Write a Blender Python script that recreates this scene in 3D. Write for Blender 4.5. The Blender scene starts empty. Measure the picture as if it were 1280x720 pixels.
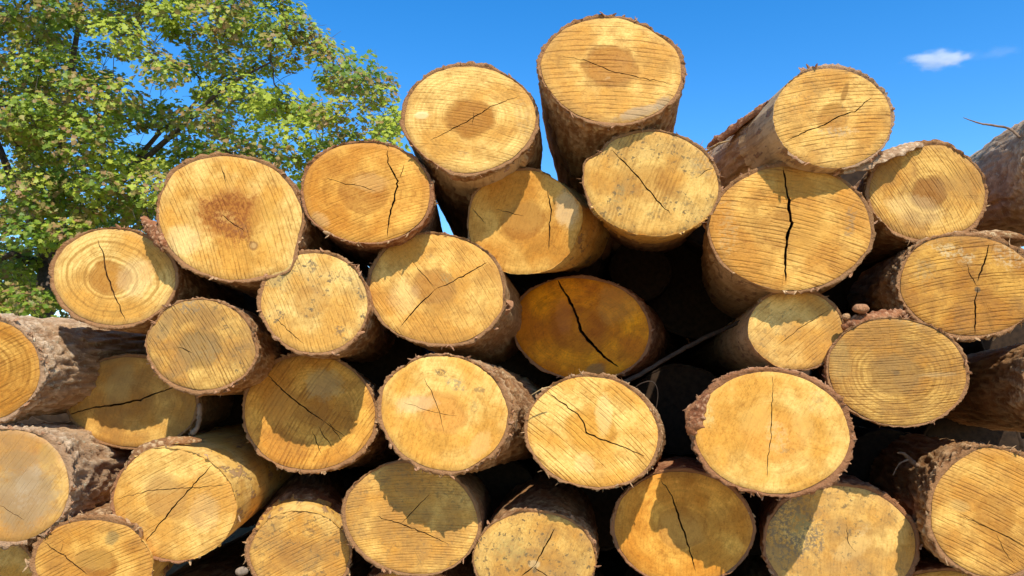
import bpy, math, random
import numpy as np
from mathutils import Vector, Matrix
from mathutils.geometry import delaunay_2d_cdt
random.seed(7)
RNG = np.random.default_rng(7)
S = bpy.context.scene
COL = S.collection

# ------------------------------------------------------------------ camera
W, H, F = 1280.0, 720.0, 924.0            # photograph size, focal length in its pixels
HORIZON = 470.0
CAMZ = 1.04
PITCH = math.atan((HORIZON - H / 2) / F)
cd = bpy.data.cameras.new('camera')
cd.sensor_width = 36.0
cd.lens = F / W * 36.0
cd.clip_end = 6000.0
cd.clip_start = 0.05
cam = bpy.data.objects.new('camera', cd)
COL.objects.link(cam)
cam.location = (0, 0, CAMZ)
cam.rotation_euler = (math.pi / 2 + PITCH, 0, 0)
S.camera = cam
CP = Vector((0, 0, CAMZ))
FWD = Vector((0, math.cos(PITCH), math.sin(PITCH)))
UP = Vector((0, -math.sin(PITCH), math.cos(PITCH)))
RT = Vector((1, 0, 0))

def ray(px, py):
    return FWD + RT * ((px - W / 2) / F) + UP * (-(py - H / 2) / F)
def at(px, py, d):
    return CP + ray(px, py) * d

# ------------------------------------------------------------------ light
SUN = Vector((0.17, -0.62, 0.80)).normalized()          # towards the sun
wd = bpy.data.worlds.new('World')
S.world = wd
wd.use_nodes = True
nt = wd.node_tree
nt.nodes.clear()
out = nt.nodes.new('ShaderNodeOutputWorld')
bg = nt.nodes.new('ShaderNodeBackground')
sky = nt.nodes.new('ShaderNodeTexSky')
sky.sky_type = 'NISHITA'
sky.sun_disc = False
sky.sun_elevation = math.asin(SUN.z)
sky.sun_rotation = math.atan2(SUN.x, SUN.y)
sky.altitude = 300
sky.air_density = 1.0
sky.dust_density = 0.2
sky.ozone_density = 2.0
hs = nt.nodes.new('ShaderNodeHueSaturation')
hs.inputs['Saturation'].default_value = 1.42
hs.inputs['Hue'].default_value = 0.503
hs.inputs['Value'].default_value = 2.3
bg.inputs['Strength'].default_value = 0.10
nt.links.new(sky.outputs[0], hs.inputs['Color'])
nt.links.new(hs.outputs[0], bg.inputs['Color'])
nt.links.new(bg.outputs[0], out.inputs['Surface'])
sl = bpy.data.lights.new('sun', 'SUN')
sl.energy = 5.0
sl.angle = math.radians(0.5)
sl.color = (1.0, 0.955, 0.87)
so = bpy.data.objects.new('sun', sl)
COL.objects.link(so)
so.rotation_euler = SUN.to_track_quat('Z', 'Y').to_euler()
so.location = (2, -6, 8)
S.view_settings.view_transform = 'Standard'
S.view_settings.look = 'None'
S.view_settings.exposure = 0.12
S.cycles.volume_bounces = 6
S.view_settings.gamma = 1.0

# ------------------------------------------------------------------ numpy noise
def _hash(ix, iy, iz, k=0):
    n = (ix.astype(np.int64) * 73856093) ^ (iy.astype(np.int64) * 19349663) ^ (iz.astype(np.int64) * 83492791) ^ (k * 2654435761)
    n = (n ^ (n >> 13)) * 1274126177
    n = n & 0x7fffffff
    n = (n ^ (n >> 16)) * 668265263 & 0x7fffffff
    return (n & 0xffffff) / float(0xffffff)
def vn(p, seed=0):
    """value noise, p (n,3) -> -1..1"""
    i = np.floor(p); f = p - i; f = f * f * (3 - 2 * f)
    i = i.astype(np.int64)
    r = 0
    for dx in (0, 1):
        for dy in (0, 1):
            for dz in (0, 1):
                w = (f[:, 0] if dx else 1 - f[:, 0]) * (f[:, 1] if dy else 1 - f[:, 1]) * (f[:, 2] if dz else 1 - f[:, 2])
                r = r + w * _hash(i[:, 0] + dx, i[:, 1] + dy, i[:, 2] + dz, seed)
    return r * 2 - 1
def fbm(p, o=3, seed=0):
    a, r, t = 1.0, 0, 0
    for k in range(o):
        r = r + a * vn(p * (2.03 ** k) + 17.3 * k, seed + k); t += a; a *= .5
    return r / t
def voro(p, seed=0):
    i = np.floor(p).astype(np.int64); f = p - i
    d1 = np.full(len(p), 9.0); d2 = d1.copy()
    for dx in (-1, 0, 1):
        for dy in (-1, 0, 1):
            for dz in (-1, 0, 1):
                cx, cy, cz = i[:, 0] + dx, i[:, 1] + dy, i[:, 2] + dz
                q = np.stack([dx + _hash(cx, cy, cz, seed + 1), dy + _hash(cx, cy, cz, seed + 2), dz + _hash(cx, cy, cz, seed + 3)], 1) - f
                d = np.sqrt((q * q).sum(1))
                m = d < d1
                d2 = np.where(m, d1, np.minimum(d2, d)); d1 = np.where(m, d, d1)
    return d1, d2

# ------------------------------------------------------------------ object helpers
def mesh(name, V, Fs, mat, parent=None, smooth=True, attrs=None):
    me = bpy.data.meshes.new(name)
    me.from_pydata([tuple(v) for v in V] if not isinstance(V, np.ndarray) else V.tolist(), [], Fs)
    me.materials.append(mat)
    if smooth:
        me.polygons.foreach_set('use_smooth', [True] * len(me.polygons))
    for k, v in (attrs or {}).items():
        a = me.attributes.new(k, 'FLOAT', 'POINT')
        a.data.foreach_set('value', np.asarray(v, dtype=np.float32))
    me.update()
    o = bpy.data.objects.new(name, me)
    COL.objects.link(o)
    if parent: o.parent = parent
    return o
def empty(name, loc, label, cat, group=None, mat=None):
    o = bpy.data.objects.new(name, None)
    o.empty_display_size = .1
    COL.objects.link(o)
    if mat is not None: o.matrix_world = mat
    else: o.location = loc
    tag(o, label, cat, group)
    return o
def tag(o, label=None, cat=None, group=None, kind=None):
    if label: o['label'] = label
    if cat: o['category'] = cat
    if group: o['group'] = group
    if kind: o['kind'] = kind
    return o

# ------------------------------------------------------------------ node helper
class NB:
    def __init__(s, name):
        s.m = bpy.data.materials.new(name); s.m.use_nodes = True
        s.t = s.m.node_tree; s.t.nodes.clear()
        s.o = s.t.nodes.new('ShaderNodeOutputMaterial')
        s.b = s.t.nodes.new('ShaderNodeBsdfPrincipled')
        s.t.links.new(s.b.outputs[0], s.o.inputs[0])
    def set(s, sock, v):
        if hasattr(v, 'is_output') or isinstance(v, bpy.types.NodeSocket): s.t.links.new(v, sock)
        else: sock.default_value = v
    def n(s, typ, **k):
        nd = s.t.nodes.new(typ)
        for a, v in k.items(): setattr(nd, a, v)
        return nd
    def math(s, op, a, b=0.0, clamp=False):
        nd = s.n('ShaderNodeMath', operation=op, use_clamp=clamp)
        s.set(nd.inputs[0], a); s.set(nd.inputs[1], b); return nd.outputs[0]
    def mul(s, a, b): return s.math('MULTIPLY', a, b)
    def add(s, a, b): return s.math('ADD', a, b)
    def sub(s, a, b): return s.math('SUBTRACT', a, b)
    def ss(s, v, lo, hi, a=0.0, b=1.0):
        nd = s.n('ShaderNodeMapRange', interpolation_type='SMOOTHSTEP')
        s.set(nd.inputs[0], v); nd.inputs[1].default_value = lo; nd.inputs[2].default_value = hi
        nd.inputs[3].default_value = a; nd.inputs[4].default_value = b; return nd.outputs[0]
    def mix(s, f, a, b, bt='MIX'):
        nd = s.n('ShaderNodeMix', data_type='RGBA', blend_type=bt)
        s.set(nd.inputs[0], f)
        s.set(nd.inputs[6], (*a, 1) if isinstance(a, tuple) else a)
        s.set(nd.inputs[7], (*b, 1) if isinstance(b, tuple) else b); return nd.outputs[2]
    def pos(s): return s.n('ShaderNodeTexCoord').outputs['Object']
    def vmap(s, v, loc=(0, 0, 0), rot=(0, 0, 0), sc=(1, 1, 1)):
        nd = s.n('ShaderNodeMapping'); s.set(nd.inputs[0], v)
        nd.inputs[1].default_value = loc; nd.inputs[2].default_value = rot; nd.inputs[3].default_value = sc
        return nd.outputs[0]
    def noise(s, v, sc, det=3, rough=.5, dist=0):
        nd = s.n('ShaderNodeTexNoise'); s.set(nd.inputs['Vector'], v); nd.inputs['Scale'].default_value = sc
        nd.inputs['Detail'].default_value = det; nd.inputs['Roughness'].default_value = rough
        nd.inputs['Distortion'].default_value = dist; return nd.outputs['Fac']
    def attr(s, name): return s.n('ShaderNodeAttribute', attribute_name=name).outputs['Fac']
    def bump(s, h, dist, strength=1.0, normal=None):
        nd = s.n('ShaderNodeBump'); s.set(nd.inputs['Height'], h); nd.inputs['Distance'].default_value = dist
        nd.inputs['Strength'].default_value = strength
        if normal: s.t.links.new(normal, nd.inputs['Normal'])
        return nd.outputs[0]

PALE_ = (.90, .68, .34)
# wood: 'rn' attribute = distance from the pith relative to the rim
def wood_mat(p, patches, pith, seed):
    b = NB('sawn_wood')
    P = b.pos()
    off = (seed * 1.37 % 9, seed * 2.11 % 7, seed * .73 % 5)
    Pn = b.vmap(P, loc=off)
    rn = b.attr('rn')
    n1 = b.noise(Pn, 7, 3)                         # big mottling
    n2 = b.noise(Pn, 26, 4, .6)
    n3 = b.noise(Pn, 160, 3, .6)
    tint = p.get('tint', 0.5)                      # 0 pale cream ... 1 deep orange
    def lerp(a, c, t): return tuple(a[i] + (c[i] - a[i]) * t for i in range(3))
    light = lerp((.90, .60, .185), (.85, .41, .05), tint)
    mid = lerp((.74, .365, .06), (.58, .215, .016), tint)
    heart = p.get('heart_col', lerp((.46, .19, .022), (.33, .105, .008), tint))
    c = b.mix(b.ss(n1, .36, .62), light, mid)
    n5 = b.noise(Pn, 15, 5, .65)
    c = b.mix(b.mul(b.ss(n5, .46, .66), .55), c, tuple(x * .68 for x in mid))
    # growth rings
    wob = b.mul(b.sub(n1, .5), .16)
    wob = b.add(wob, b.mul(b.sub(n2, .5), .035))
    rr = b.add(rn, wob)
    ring = b.math('SINE', b.mul(rr, p.get('ringf', 105.0)))
    ringlow = b.math('SINE', b.mul(rr, p.get('ringf', 105.0) * .31))
    rm = b.mul(b.ss(b.add(ring, b.mul(ringlow, .7)), -.2, 1.5), p.get('ring', .22))
    c = b.mix(rm, c, tuple(x * .62 for x in mid))
    rc = b.n('ShaderNodeCombineXYZ'); b.set(rc.inputs[0], b.mul(rr, 1.0)); rc.inputs[1].default_value = off[1]; b.set(rc.inputs[2], b.mul(n1, .02))
    rl = b.noise(rc.outputs[0], 46, 3, .7)
    rlm = b.mul(b.ss(rl, .50, .62), b.ss(n5, .30, .55))
    c = b.mix(b.mul(rlm, .16 + p.get('ring', .22) * .45), c, tuple(x * .55 for x in mid))
    # heartwood
    hr = p.get('hr', .42)
    hw = b.add(rn, b.add(b.mul(b.sub(n1, .5), .35), b.mul(b.sub(n2, .5), .22)))
    hm = b.ss(hw, hr - .06, hr + .10, 1, 0)
    c = b.mix(b.mul(hm, min(1, 1.75 * p.get('heart', .45))), c, heart)
    # edge of the heart a little stronger
    e1 = b.math('ABSOLUTE', b.sub(hw, hr + .0))
    c = b.mix(b.mul(b.ss(e1, .0, .07, 1, 0), p.get('heart', .45) * .45), c, tuple(x * .75 for x in heart))
    # outer stained band under the bark
    c = b.mix(b.mul(b.ss(b.add(rn, b.mul(b.sub(n2, .5), .10)), .86, 1.0), p.get('rim', .5)), c, lerp((.62, .38, .12), (.50, .22, .04), tint))
    # radial checks
    v = b.n('ShaderNodeVectorMath', operation='SUBTRACT'); b.t.links.new(P, v.inputs[0]); v.inputs[1].default_value = (pith[0], pith[1], 0)
    vv = b.n('ShaderNodeVectorMath', operation='NORMALIZE'); b.t.links.new(v.outputs[0], vv.inputs[0])
    rad = b.noise(b.vmap(vv.outputs[0], loc=off), 14, 4, .7)
    rad2 = b.noise(b.vmap(vv.outputs[0], loc=off, sc=(1, 1, 1)), 38, 2, .7)
    radm = b.mul(b.mul(b.ss(rad2, .60, .70), b.ss(rad, .40, .62)), b.mul(b.ss(rn, .15, .4), b.ss(n1, .35, .6)))
    c = b.mix(b.mul(radm, p.get('radial', .35)), c, tuple(x * .38 for x in mid))
    # chain-saw marks, slightly bowed parallel grooves
    a = math.radians(p.get('saw', 15))
    Pr = b.vmap(P, rot=(0, 0, -a))
    sep = b.n('ShaderNodeSeparateXYZ'); b.t.links.new(Pr, sep.inputs[0])
    x, y = sep.outputs[0], sep.outputs[1]
    yb = b.add(y, b.mul(b.mul(x, x), p.get('bow', .35)))
    yb = b.add(yb, b.mul(b.sub(n2, .5), .0022))
    cmb = b.n('ShaderNodeCombineXYZ'); b.set(cmb.inputs[0], b.mul(x, .9)); b.set(cmb.inputs[1], b.mul(yb, 10.0)); cmb.inputs[2].default_value = off[0]
    s1 = b.noise(cmb.outputs[0], 13, 2, .55)
    s2 = b.noise(cmb.outputs[0], 42, 2, .6)
    per = b.math('SINE', b.add(b.mul(yb, 2 * math.pi / p.get('pitch', .0105)), b.mul(b.noise(cmb.outputs[0], 3, 1), 9)))
    mask = b.ss(b.noise(b.vmap(Pr, loc=off, sc=(.6, 1, 1)), 8, 3), .36, .62)
    mask = b.add(b.mul(mask, .85), .15)
    line = b.ss(b.add(b.mul(per, .16), s1), .52, .80)
    fine = b.ss(s2, .55, .72)
    sw = p.get('sawc', .5)
    c = b.mix(b.mul(b.mul(line, mask), sw), c, (.50, .38, .26), 'MULTIPLY')
    c = b.mix(b.mul(b.mul(fine, mask), sw * .45), c, (.58, .46, .34), 'MULTIPLY')
    # broken fibre texture
    n4 = b.noise(b.vmap(Pr, loc=off, sc=(.75, 1, 1)), 75, 6, .72)
    c = b.mix(b.mul(b.ss(n4, .50, .66), .50), c, (.62, .50, .36), 'MULTIPLY')
    c = b.mix(b.mul(b.ss(n4, .34, .48, 1, 0), .9), c, (1.06, 1.10, 1.2), 'MULTIPLY')
    rfine = b.noise(b.vmap(vv.outputs[0], loc=off), 60, 3, .7)
    c = b.mix(b.mul(b.mul(b.ss(rfine, .52, .66), b.ss(rn, .1, .5)), .22), c, tuple(x * .55 for x in mid))
    # fine grain
    c = b.mix(b.mul(b.ss(n3, .50, .72), .50), c, (.66, .56, .44), 'MULTIPLY')
    c = b.mix(b.mul(b.ss(n3, .20, .45, 1, 0), .9), c, (1.07, 1.12, 1.25), 'MULTIPLY')
    # blotches that are on the wood itself
    for (x0, y0, rx, ry, rot, col, st, nz) in patches:
        q = b.vmap(P, loc=(0, 0, 0))
        v = b.n('ShaderNodeVectorMath', operation='SUBTRACT'); b.t.links.new(P, v.inputs[0]); v.inputs[1].default_value = (x0, y0, 0)
        q = b.vmap(v.outputs[0], rot=(0, 0, -rot))
        q = b.vmap(q, sc=(1 / rx, 1 / ry, 0))
        ln = b.n('ShaderNodeVectorMath', operation='LENGTH'); b.t.links.new(q, ln.inputs[0])
        d = b.add(ln.outputs['Value'], b.mul(b.sub(n2, .5), 1.6 * nz))
        d = b.add(d, b.mul(b.sub(n3, .5), .9 * nz))
        mk_ = b.mul(b.ss(b.add(d, b.mul(b.sub(n5, .5), 1.2 * nz)), .6, 1.1, 1, 0), st * (.5 if col == PALE_ else 1))
        if nz >= .8: mk_ = b.mul(mk_, b.ss(b.noise(Pn, 85, 5, .7), .44, .56))
        c = b.mix(mk_, c, col)
    # mould specks and dirt
    mo = p.get('mould', .0)
    if mo > 0:
        sp = b.noise(b.vmap(Pn, sc=(1, 1, 1)), 62, 4, .7)
        big = b.noise(Pn, 9, 2)
        m = b.mul(b.ss(sp, .55, .63), b.ss(big, .42, .56))
        c = b.mix(b.mul(m, min(.95, mo * 1.5)), c, (.11, .08, .04))
        c = b.mix(b.mul(b.ss(big, .45, .72), mo * .5), c, (.38, .27, .12))
    v_ = p.get('val', 1.0); g_ = p.get('grey', .0)
    if g_: c = b.mix(b.mul(b.ss(b.add(b.mul(n1, .5), b.mul(n5, .5)), .40, .60), g_), c, (.40, .235, .085))
    if v_ != 1: c = b.mix(1.0, c, (v_, v_ * .95, v_ * .85), 'MULTIPLY')
    b.set(b.b.inputs['Base Color'], c)
    b.b.inputs['Roughness'].default_value = p.get('rough', .78)
    b.b.inputs['Specular IOR Level'].default_value = p.get('spec', .22)
    h = b.add(b.mul(line, -.9), b.add(b.mul(s2, -.45), b.mul(n3, .30)))
    h = b.add(h, b.add(b.mul(n4, -.9), b.mul(radm, -.5)))
    b.set(b.b.inputs['Normal'], b.bump(h, p.get('relief', .0007 + .0016 * p.get('sawc', .5)), 1.0))
    return b.m

def bark_mat(name, hi, lo, red):
    b = NB(name)
    P = b.pos()
    h = b.attr('h')
    n1 = b.noise(P, 9, 4, .6); n2 = b.noise(P, 60, 5, .65); n3 = b.noise(b.vmap(P, sc=(1, 1, .35)), 110, 5, .75)
    c = b.mix(b.ss(h, .15, .85), lo, hi)
    c = b.mix(b.mul(b.ss(n1, .45, .65), .6), c, red)
    c = b.mix(b.mul(b.ss(n2, .55, .72), .55), c, tuple(min(.8, x * 1.5) for x in hi))
    c = b.mix(b.mul(b.ss(n3, .52, .7), .55), c, tuple(x * .45 for x in lo))
    c = b.mix(b.mul(b.attr('inner'), .85), c, b.mix(n2, tuple(x * .8 for x in red), (.34, .15, .06)))
    b.set(b.b.inputs['Base Color'], c)
    b.b.inputs['Roughness'].default_value = .9
    b.b.inputs['Specular IOR Level'].default_value = .15
    b.set(b.b.inputs['Normal'], b.bump(b.add(n2, b.mul(n3, 1.0)), .009, 1.0))
    return b.m
BARK_A = bark_mat('furrowed_bark', (.66, .42, .21), (.28, .125, .045), (.56, .27, .10))
BARK_B = bark_mat('smooth_bark', (.54, .34, .155), (.32, .17, .07), (.48, .24, .09))
BARK_C = bark_mat('red_inner_bark', (.60, .33, .17), (.28, .10, .04), (.54, .23, .09))
BARK_G = bark_mat('grey_bark', (.84, .60, .36), (.42, .24, .12), (.72, .45, .24))
def peeled(name, c1, c2, dark, scrap):
    b = NB(name)
    P = b.pos()
    n1 = b.noise(P, 8, 4, .6); n2 = b.noise(b.vmap(P, sc=(1, 1, .10)), 90, 5, .65); n3 = b.noise(P, 34, 6, .7)
    n4 = b.noise(b.vmap(P, sc=(1, 1, .3)), 22, 5, .65)
    c = b.mix(b.ss(n1, .35, .65), c1, c2)
    c = b.mix(b.mul(b.ss(n2, .48, .66), .55), c, dark)
    c = b.mix(b.mul(b.ss(n3, .52, .64), .45), c, dark)
    c = b.mix(b.mul(b.ss(n4, .585, .615), scrap), c, b.mix(n3, (.24, .11, .05), (.42, .26, .15)))
    b.set(b.b.inputs['Base Color'], c)
    b.b.inputs['Roughness'].default_value = .72; b.b.inputs['Specular IOR Level'].default_value = .25
    h = b.add(b.mul(n2, .6), b.add(b.mul(n3, .8), b.mul(b.ss(n4, .585, .615), 1.2)))
    b.set(b.b.inputs['Normal'], b.bump(h, .004, .9))
    return b.m
PEELED = peeled('peeled_wood', (.80, .52, .15), (.68, .37, .07), (.42, .19, .045), .75)
PEELED_G = peeled('weathered_peeled_wood', (.66, .45, .23), (.50, .31, .14), (.28, .15, .07), .9)
def plain(name, c, r=.85, sc=40):
    b = NB(name); P = b.pos(); n = b.noise(P, sc, 4, .6)
    b.set(b.b.inputs['Base Color'], b.mix(b.ss(n, .35, .7), c, tuple(x * .5 for x in c)))
    b.b.inputs['Roughness'].default_value = r; b.b.inputs['Specular IOR Level'].default_value = .2
    b.set(b.b.inputs['Normal'], b.bump(n, .002, .6)); return b.m
CRACK = plain('crack_wood', (.16, .065, .02))
SPLINTER = plain('splinter_wood', (.62, .40, .17))
STRIP = plain('dry_bark_strip', (.30, .19, .11))
GAPSHADE = plain('gap_shade_wood', (.045, .025, .012))  # shade put into the colour: near-black wood for gap fillers and rear blockers
STICK = plain('dead_stick', (.07, .045, .028))

# ------------------------------------------------------------------ ground
def ground_mat():
    b = NB('bare_earth'); P = b.pos()
    n1 = b.noise(P, .35, 4); n2 = b.noise(P, 9, 6, .65)
    c = b.mix(b.ss(n1, .4, .6), (.34, .235, .125), (.24, .18, .08))
    c = b.mix(b.mul(n2, .6), c, (.42, .30, .17))
    b.set(b.b.inputs['Base Color'], c); b.b.inputs['Roughness'].default_value = .95
    b.set(b.b.inputs['Normal'], b.bump(n2, .04, .8)); return b.m
xs = np.concatenate([-np.geomspace(3000, 4, 26), np.linspace(-3.5, 3.5, 29), np.geomspace(4, 3000, 26)])
gv, gf = [], []
G = np.array([(x, y, 0) for y in xs for x in xs])
r_ = np.hypot(G[:, 0], G[:, 1])
G[:, 2] = fbm(G * np.array([.9, .9, 1]), 3, 5) * .03 * (1 + np.clip(r_ / 20, 0, 12)) - .02
n = len(xs)
gf = [(j * n + i, j * n + i + 1, (j + 1) * n + i + 1, (j + 1) * n + i) for j in range(n - 1) for i in range(n - 1)]
tag(mesh('ground', G, gf, ground_mat()), kind='structure')

# ------------------------------------------------------------------ geometry builders
def tube(paths, seg=7, seed=0, rough=.0):
    """paths: list of [(Vector, radius), ...] -> V, F (closed ends)"""
    V, Fs = [], []
    for path in paths:
        base = len(V)
        m = len(path)
        prev = Vector((.3, .2, .9))
        for k, (p, r) in enumerate(path):
            a = path[max(0, k - 1)][0]; c = path[min(m - 1, k + 1)][0]
            t = (c - a).normalized()
            u = t.cross(prev)
            if u.length < 1e-4: u = t.cross(Vector((1, 0, 0)))
            u.normalize(); w = t.cross(u)
            prev = prev if abs(prev.dot(t)) < .9 else Vector((.9, .1, .2))
            for s in range(seg):
                an = 2 * math.pi * s / seg
                rr = r * (1 + rough * random.uniform(-1, 1))
                V.append(p + (u * math.cos(an) + w * math.sin(an)) * rr)
        for k in range(m - 1):
            for s in range(seg):
                s2 = (s + 1) % seg
                Fs.append((base + k * seg + s, base + k * seg + s2, base + (k + 1) * seg + s2, base + (k + 1) * seg + s))
        Fs.append(tuple(base + s for s in reversed(range(seg))))
        Fs.append(tuple(base + (m - 1) * seg + s for s in range(seg)))
    return V, Fs
def spline(pts, n):
    """Catmull-Rom through tuples"""
    P = [np.array(p, float) for p in pts]
    P = [2 * P[0] - P[1]] + P + [2 * P[-1] - P[-2]]
    res = []
    segs = len(P) - 3
    for i in range(n):
        t = i / (n - 1) * segs; k = min(int(t), segs - 1); u = t - k
        a, b_, c, d = P[k:k + 4]
        res.append(.5 * ((2 * b_) + (c - a) * u + (2 * a - 5 * b_ + 4 * c - d) * u * u + (3 * b_ - a - 3 * c + d) * u ** 3))
    return res
def slab(name, pts, thick, mat, parent=None, curl=.35, seed=0, rough=.25, nu=40, nv=14, inv=None, nrm=None):
    """a strip of bark: pts = (px, py, depth, halfwidth in m); thickness in m. The strip lies facing nrm and curls over."""
    path = spline(pts, nu)
    C = [at(p[0], p[1], p[2]) for p in path]
    HW = [p[3] for p in path]
    N0 = Vector(nrm) if nrm else Vector((0, -.55, .8))
    N0.normalize()
    top, bot, hh = [], [], []
    for i in range(nu):
        t = (C[min(nu - 1, i + 1)] - C[max(0, i - 1)]).normalized()
        w = t.cross(N0).normalized(); nn = w.cross(t).normalized()
        for j in range(nv):
            v = j / (nv - 1) * 2 - 1
            hw = HW[i] * (1 + .3 * float(vn(np.array([[i * .35, np.sign(v) * 3 + seed, 1.7]]))[0]) )
            base = C[i] + w * (v * hw) - nn * (curl * hw * v * v)
            top.append((base, nn)); 
    TP = np.array([tuple(b_) for b_, _ in top]); NN = np.array([tuple(n_) for _, n_ in top])
    f1, f2 = voro(TP * np.array([70, 70, 70]), seed)
    h = np.clip((f2 - f1) * 1.6, 0, 1)
    vv = np.tile(np.linspace(-1, 1, nv), nu); uu = np.repeat(np.linspace(-1, 1, nu), nv)
    edge = (1 - np.abs(vv) ** 6) * (1 - np.abs(uu) ** 10)
    th = thick * (.25 + .75 * edge) * (1 + rough * fbm(TP * 60, 3, seed)) 
    A = TP + NN * (th * (.5 + .5 * h))[:, None]
    B = TP - NN * (th * .35)[:, None] + NN * (fbm(TP * 45, 2, seed + 5) * thick * .2)[:, None]
    V = np.concatenate([A, B]); m = nu * nv
    Fs = []
    for i in range(nu - 1):
        for j in range(nv - 1):
            a = i * nv + j
            Fs.append((a, a + 1, a + nv + 1, a + nv)); Fs.append((m + a, m + a + nv, m + a + nv + 1, m + a + 1))
    bd = [j for j in range(nv)] + [i * nv + nv - 1 for i in range(1, nu)] + [(nu - 1) * nv + j for j in range(nv - 2, -1, -1)] + [i * nv for i in range(nu - 2, 0, -1)]
    for k in range(len(bd)):
        a, c = bd[k], bd[(k + 1) % len(bd)]
        Fs.append((c, a, m + a, m + c))
    if parent is not None:
        iv = np.array(parent.matrix_world.inverted())
        V = V @ iv[:3, :3].T + iv[:3, 3]
    else:
        pass
    return mesh(name, V, Fs, mat, parent, attrs={'h': np.concatenate([h, h * .3]), 'inner': np.concatenate([np.zeros(m), np.ones(m)])})
def recentre(o):
    """move a parentless mesh's origin to its middle"""
    me = o.data; n = len(me.vertices); a = np.empty(n * 3); me.vertices.foreach_get('co', a); a = a.reshape(-1, 3)
    c = a.mean(0); me.vertices.foreach_set('co', (a - c).ravel()); o.location = c; me.update(); return o

NTH = 168
LOGS = {}
GROUP = 'sawn logs in the woodpile'
def make_log(key, cx, cy, a, b, rot, D, vp, label, L=3.2, p=None, bark='A', bt=4.5, brough=.7, cracks=(), patches=(),
             pith=(0, 0), bumps=(), bare=None, tilt=(0, 0), shards=26, bare_mat=None, fray=0, hidden=False, res=1.0):
    p = dict(p or {}); seed = int(sum(ord(ch) * (i + 3) for i, ch in enumerate(key)))
    dirn = ray(*vp).normalized()
    n_ = (-dirn * .55 + Vector((0, -1, 0)) * .45 + Vector((tilt[0], 0, tilt[1]))).normalized()
    C = at(cx, cy, D)
    X = Vector((0, 0, 1)).cross(n_).normalized(); Y = n_.cross(X).normalized()
    M = Matrix(((X.x, Y.x, n_.x, C.x), (X.y, Y.y, n_.y, C.y), (X.z, Y.z, n_.z, C.z), (0, 0, 0, 1)))
    root = empty('log', None, label, 'log', GROUP, M)
    bpy.context.view_layer.update if False else None
    Mi = M.inverted()
    def loc(px, py):
        r = ray(px, py); t = (C - CP).dot(n_) / r.dot(n_)
        return Mi @ (CP + r * t)
    th = np.linspace(0, 2 * math.pi, NTH, endpoint=False)
    ca, sa = math.cos(math.radians(rot)), math.sin(math.radians(rot))
    circ = np.stack([np.cos(th), np.sin(th), np.zeros(NTH)], 1)
    rr = 1 + .034 * fbm(circ * 1.5 + seed, 2, seed) + .012 * fbm(circ * 7 + seed, 3, seed + 9)
    rpx = np.ones(NTH) * 0
    for (ang, wid, amt) in bumps:        # ang in degrees clockwise-up picture sense (0 right, 90 up)
        d = (np.degrees(th) - ang + 180) % 360 - 180
        rpx += amt * np.exp(-(d / wid) ** 2)
    out2 = []
    for k in range(NTH):
        ex, ey = a * rr[k] * math.cos(th[k]), b * rr[k] * math.sin(th[k])
        l = math.hypot(ex, ey); ex += ex / l * rpx[k]; ey += ey / l * rpx[k]
        px = cx + ex * ca + ey * sa; py = cy + ex * sa - ey * ca
        v = loc(px, py); out2.append((v.x, v.y))
    O = np.array(out2)
    m2 = D / F                                   # metres per pixel here
    pc = loc(cx + pith[0], cy + pith[1]); pc = np.array([pc.x, pc.y])
    # radial lookup for rn
    ang_o = np.arctan2(O[:, 1] - pc[1], O[:, 0] - pc[0]); rad_o = np.hypot(*(O - pc).T)
    order = np.argsort(ang_o); ang_s = ang_o[order]; rad_s = rad_o[order]
    ang_s = np.concatenate([ang_s - 2 * math.pi, ang_s, ang_s + 2 * math.pi]); rad_s = np.tile(rad_s, 3)
    def rnorm(q):
        d = q - pc; return np.hypot(*d.T) / np.interp(np.arctan2(d[:, 1], d[:, 0]), ang_s, rad_s)
    # ---------- sawn face with real splits
    polys = []
    for cr in cracks:
        w0 = cr[0]; pts = cr[1:]
        Q = [np.array(loc(*q)[:2]) for q in pts]
        dense = []
        rs = np.random.default_rng(seed + len(polys))
        for i in range(len(Q) - 1):
            ln = np.linalg.norm(Q[i + 1] - Q[i]); k = max(2, int(ln / .011))
            for j in range(k):
                dense.append(Q[i] + (Q[i + 1] - Q[i]) * j / k + (rs.normal(0, .0013, 2) if (i or j) else 0))
        dense.append(Q[-1])
        dense = np.array(dense); k = len(dense)
        tg = np.gradient(dense, axis=0); tg /= np.linalg.norm(tg, axis=1)[:, None] + 1e-9
        nr = np.stack([-tg[:, 1], tg[:, 0]], 1)
        u = np.linspace(0, 1, k)
        w = w0 * m2 * .36 * (.25 + .75 * np.sin(np.pi * np.clip(u, .0, 1)) ** .6) * (1 + .3 * rs.uniform(-1, 1, k))
        w[0] = w[-1] = .0003
        polys.append(np.concatenate([dense + nr * w[:, None], (dense - nr * w[:, None])[::-1]]))
    hx = .0085 / res
    x0, x1 = O[:, 0].min(), O[:, 0].max(); y0, y1 = O[:, 1].min(), O[:, 1].max()
    gx, gy = np.meshgrid(np.arange(x0, x1, hx), np.arange(y0, y1, hx))
    gq = np.stack([gx.ravel(), gy.ravel()], 1) + RNG.uniform(-.25, .25, (gx.size, 2)) * hx
    gq = gq[rnorm(gq) < .975]
    pts2, edges = [], []
    def addloop(Lp):
        s = len(pts2); pts2.extend(Lp.tolist()); k = len(Lp)
        edges.extend([(s + i, s + (i + 1) % k) for i in range(k)])
    addloop(O)
    for q in polys: addloop(q)
    pts2.extend(gq.tolist())
    rv, re, rf, *_ = delaunay_2d_cdt([Vector(q) for q in pts2], edges, [], 0, 1e-6)
    R2 = np.array([tuple(v) for v in rv])
    tri = np.array([f for f in rf if len(f) == 3])
    cen = R2[tri].mean(1)
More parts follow.
